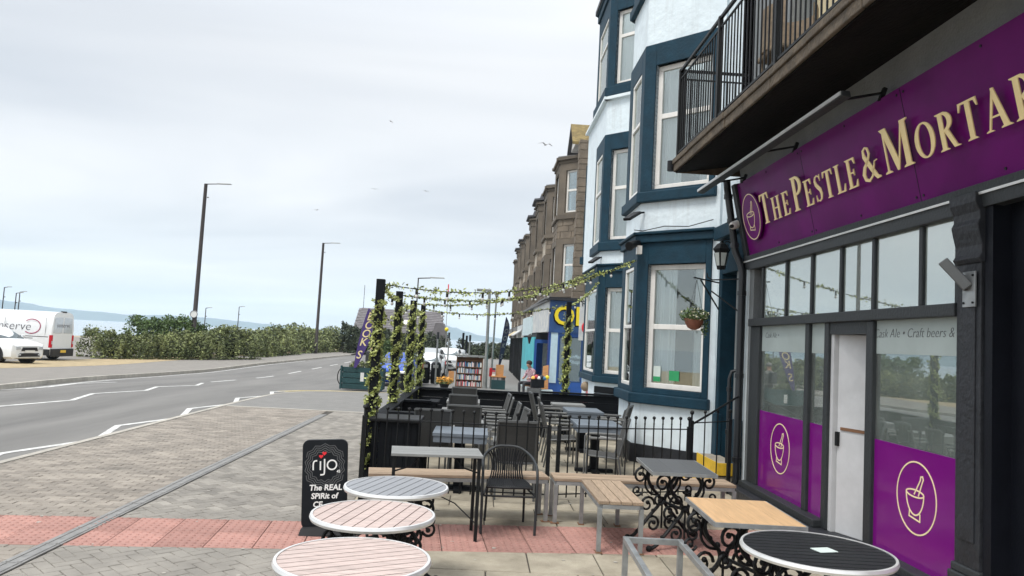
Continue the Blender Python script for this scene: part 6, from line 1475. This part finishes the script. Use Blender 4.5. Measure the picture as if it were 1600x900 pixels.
MB().add([(x0-.3, ya-.3, ze-.14), (x1+.3, ya-.3, ze-.14), (x1+.3, ym, zr-.05), (x0-.3, ym, zr-.05), (x0-.3, yb+.3, ze-.14), (x1+.3, yb+.3, ze-.14)], [(0, 1, 2, 3), (3, 2, 5, 4), (0, 3, 4), (1, 5, 2), (0, 4, 5, 1)]).build('roof_deck', 'slate_house', hs)
a = slope(.42); b = slope(.58); MB().hexa([(-10.2, a[0]-.03, a[1]+.06), (-9.1, a[0]-.03, a[1]+.06), (-9.1, b[0]-.03, b[1]+.06), (-10.2, b[0]-.03, b[1]+.06), (-10.2, a[0]-.06, a[1]+.16), (-9.1, a[0]-.06, a[1]+.16), (-9.1, b[0]-.06, b[1]+.16), (-10.2, b[0]-.06, b[1]+.16)]).build('skylight', 'upvc', hs)
MB().hexa([(-5.9, 88.4, 1.5), (-3.9, 88.4, 1.5), (-3.9, 93, 1.5), (-5.9, 93, 1.5), (-5.4, 88.4, 3.6), (-4.5, 88.4, 3.6), (-4.5, 93, 3.6), (-5.4, 93, 3.6)]).build('gable_roof', 'slate_house', hs); MB().box(-5.7, -4.1, 88.6, 92, -.45, 1.6).build('gable_wall', 'upvc', hs)
MB().cyl((-15.0, 94.5, 4), (-15.0, 94.5, 8), .03, 6).build('aerial', 'iron_black', hs)
# far belisha lamp, quay posts
be = thing('beacon', 'small yellow globe beacon on a pole in front of the sea', 'beacon', (-3.1, 68, -.45)); MB().cyl((0, 0, 0), (0, 0, 2.9), .05, 8).build('pole', 'sign_post', be); MB().ball((0, 0, 3.08), .19, 12).build('globe', 'yellow_letter', be, smooth=True)
tm = thing('tall_mast', 'thin far red and white mast above the sea', 'mast', (-5.6, 120, -.45)); MB().cyl((0, 0, 0), (0, 0, 9), .05, 6).build('pole', 'sign_post', tm); MB().cyl((0, 0, 9), (0, 0, 11), .09, 6).build('red_section', 'print_red', tm)
for i, (x, y) in enumerate(((-1.9, 84), (-1.5, 84))):
    t = thing('quay_post', ('left dark quay post before the sea', 'right dark quay post before the sea')[i], 'post', (x, y, -.45), group='dark quay posts'); MB().box(-.12, .12, -.12, .12, 0, 3.0-.3*i).build('timber', 'black_timber', t)
# ------------------------------------------------------------------ gulls
def gull(label, loc, s, rz, flap):
    t = thing('seagull', label, 'bird', loc, rz, 'gulls in flight')
    MB().tube([(0, -.24, 0), (0, -.18, .01), (0, -.05, 0), (0, .12, 0), (0, .24, .01)], [.012, .04, .06, .04, .015], 8).build('body', 'gull', t, smooth=True)
    for q in (-1, 1):
        m_ = MB().hexa([(q*.04, -.1, .01), (q*.3, -.14, .01+.12*flap), (q*.3, .0, .0+.12*flap), (q*.04, .08, .0), (q*.04, -.1, .03), (q*.3, -.14, .03+.12*flap), (q*.3, .0, .02+.12*flap), (q*.04, .08, .02)]); m_.hexa([(q*.3, -.14, .01+.12*flap), (q*.68, .05, -.02+.05*flap), (q*.66, .1, -.02+.05*flap), (q*.3, 0, .0+.12*flap), (q*.3, -.14, .03+.12*flap), (q*.68, .05, -.01+.05*flap), (q*.66, .1, -.01+.05*flap), (q*.3, 0, .02+.12*flap)]); m_.build('wing', 'gull', t)
    t.scale = (s, s, s)
gull('largest gull gliding beside the stone terrace roofs', (4.5, 60, 18.2), 1, rad(25), 1.0)
gull('gull high in the middle of the sky', (-8.6, 62, 19.9), .5, rad(70), .4)
gull('gull right of centre above the light strings', (-5.6, 66, 14.9), .5, rad(40), .8)
gull('gull just left of centre in the sky', (-10.2, 66, 14.8), .5, rad(10), .8)
gull('small gull left of the middle street lamp', (-15.2, 66, 12.6), .5, rad(-30), .8)
# ------------------------------------------------------------------ haze
hz = MB().box(-3600, 3600, -60, 3700, -5, 130).build('haze', 'mortar'); hz['kind'] = 'stuff'
HM = bpy.data.materials.new('haze'); HM.use_nodes = True; HM.node_tree.nodes.clear()
ho = N(HM.node_tree, 'ShaderNodeOutputMaterial'); hv = N(HM.node_tree, 'ShaderNodeVolumePrincipled'); hv.inputs['Color'].default_value = (.72, .87, 1, 1); hv.inputs['Density'].default_value = .00019; hv.inputs['Anisotropy'].default_value = 0
HM.node_tree.links.new(hv.outputs[0], ho.inputs['Volume']); hz.data.materials.clear(); hz.data.materials.append(HM)
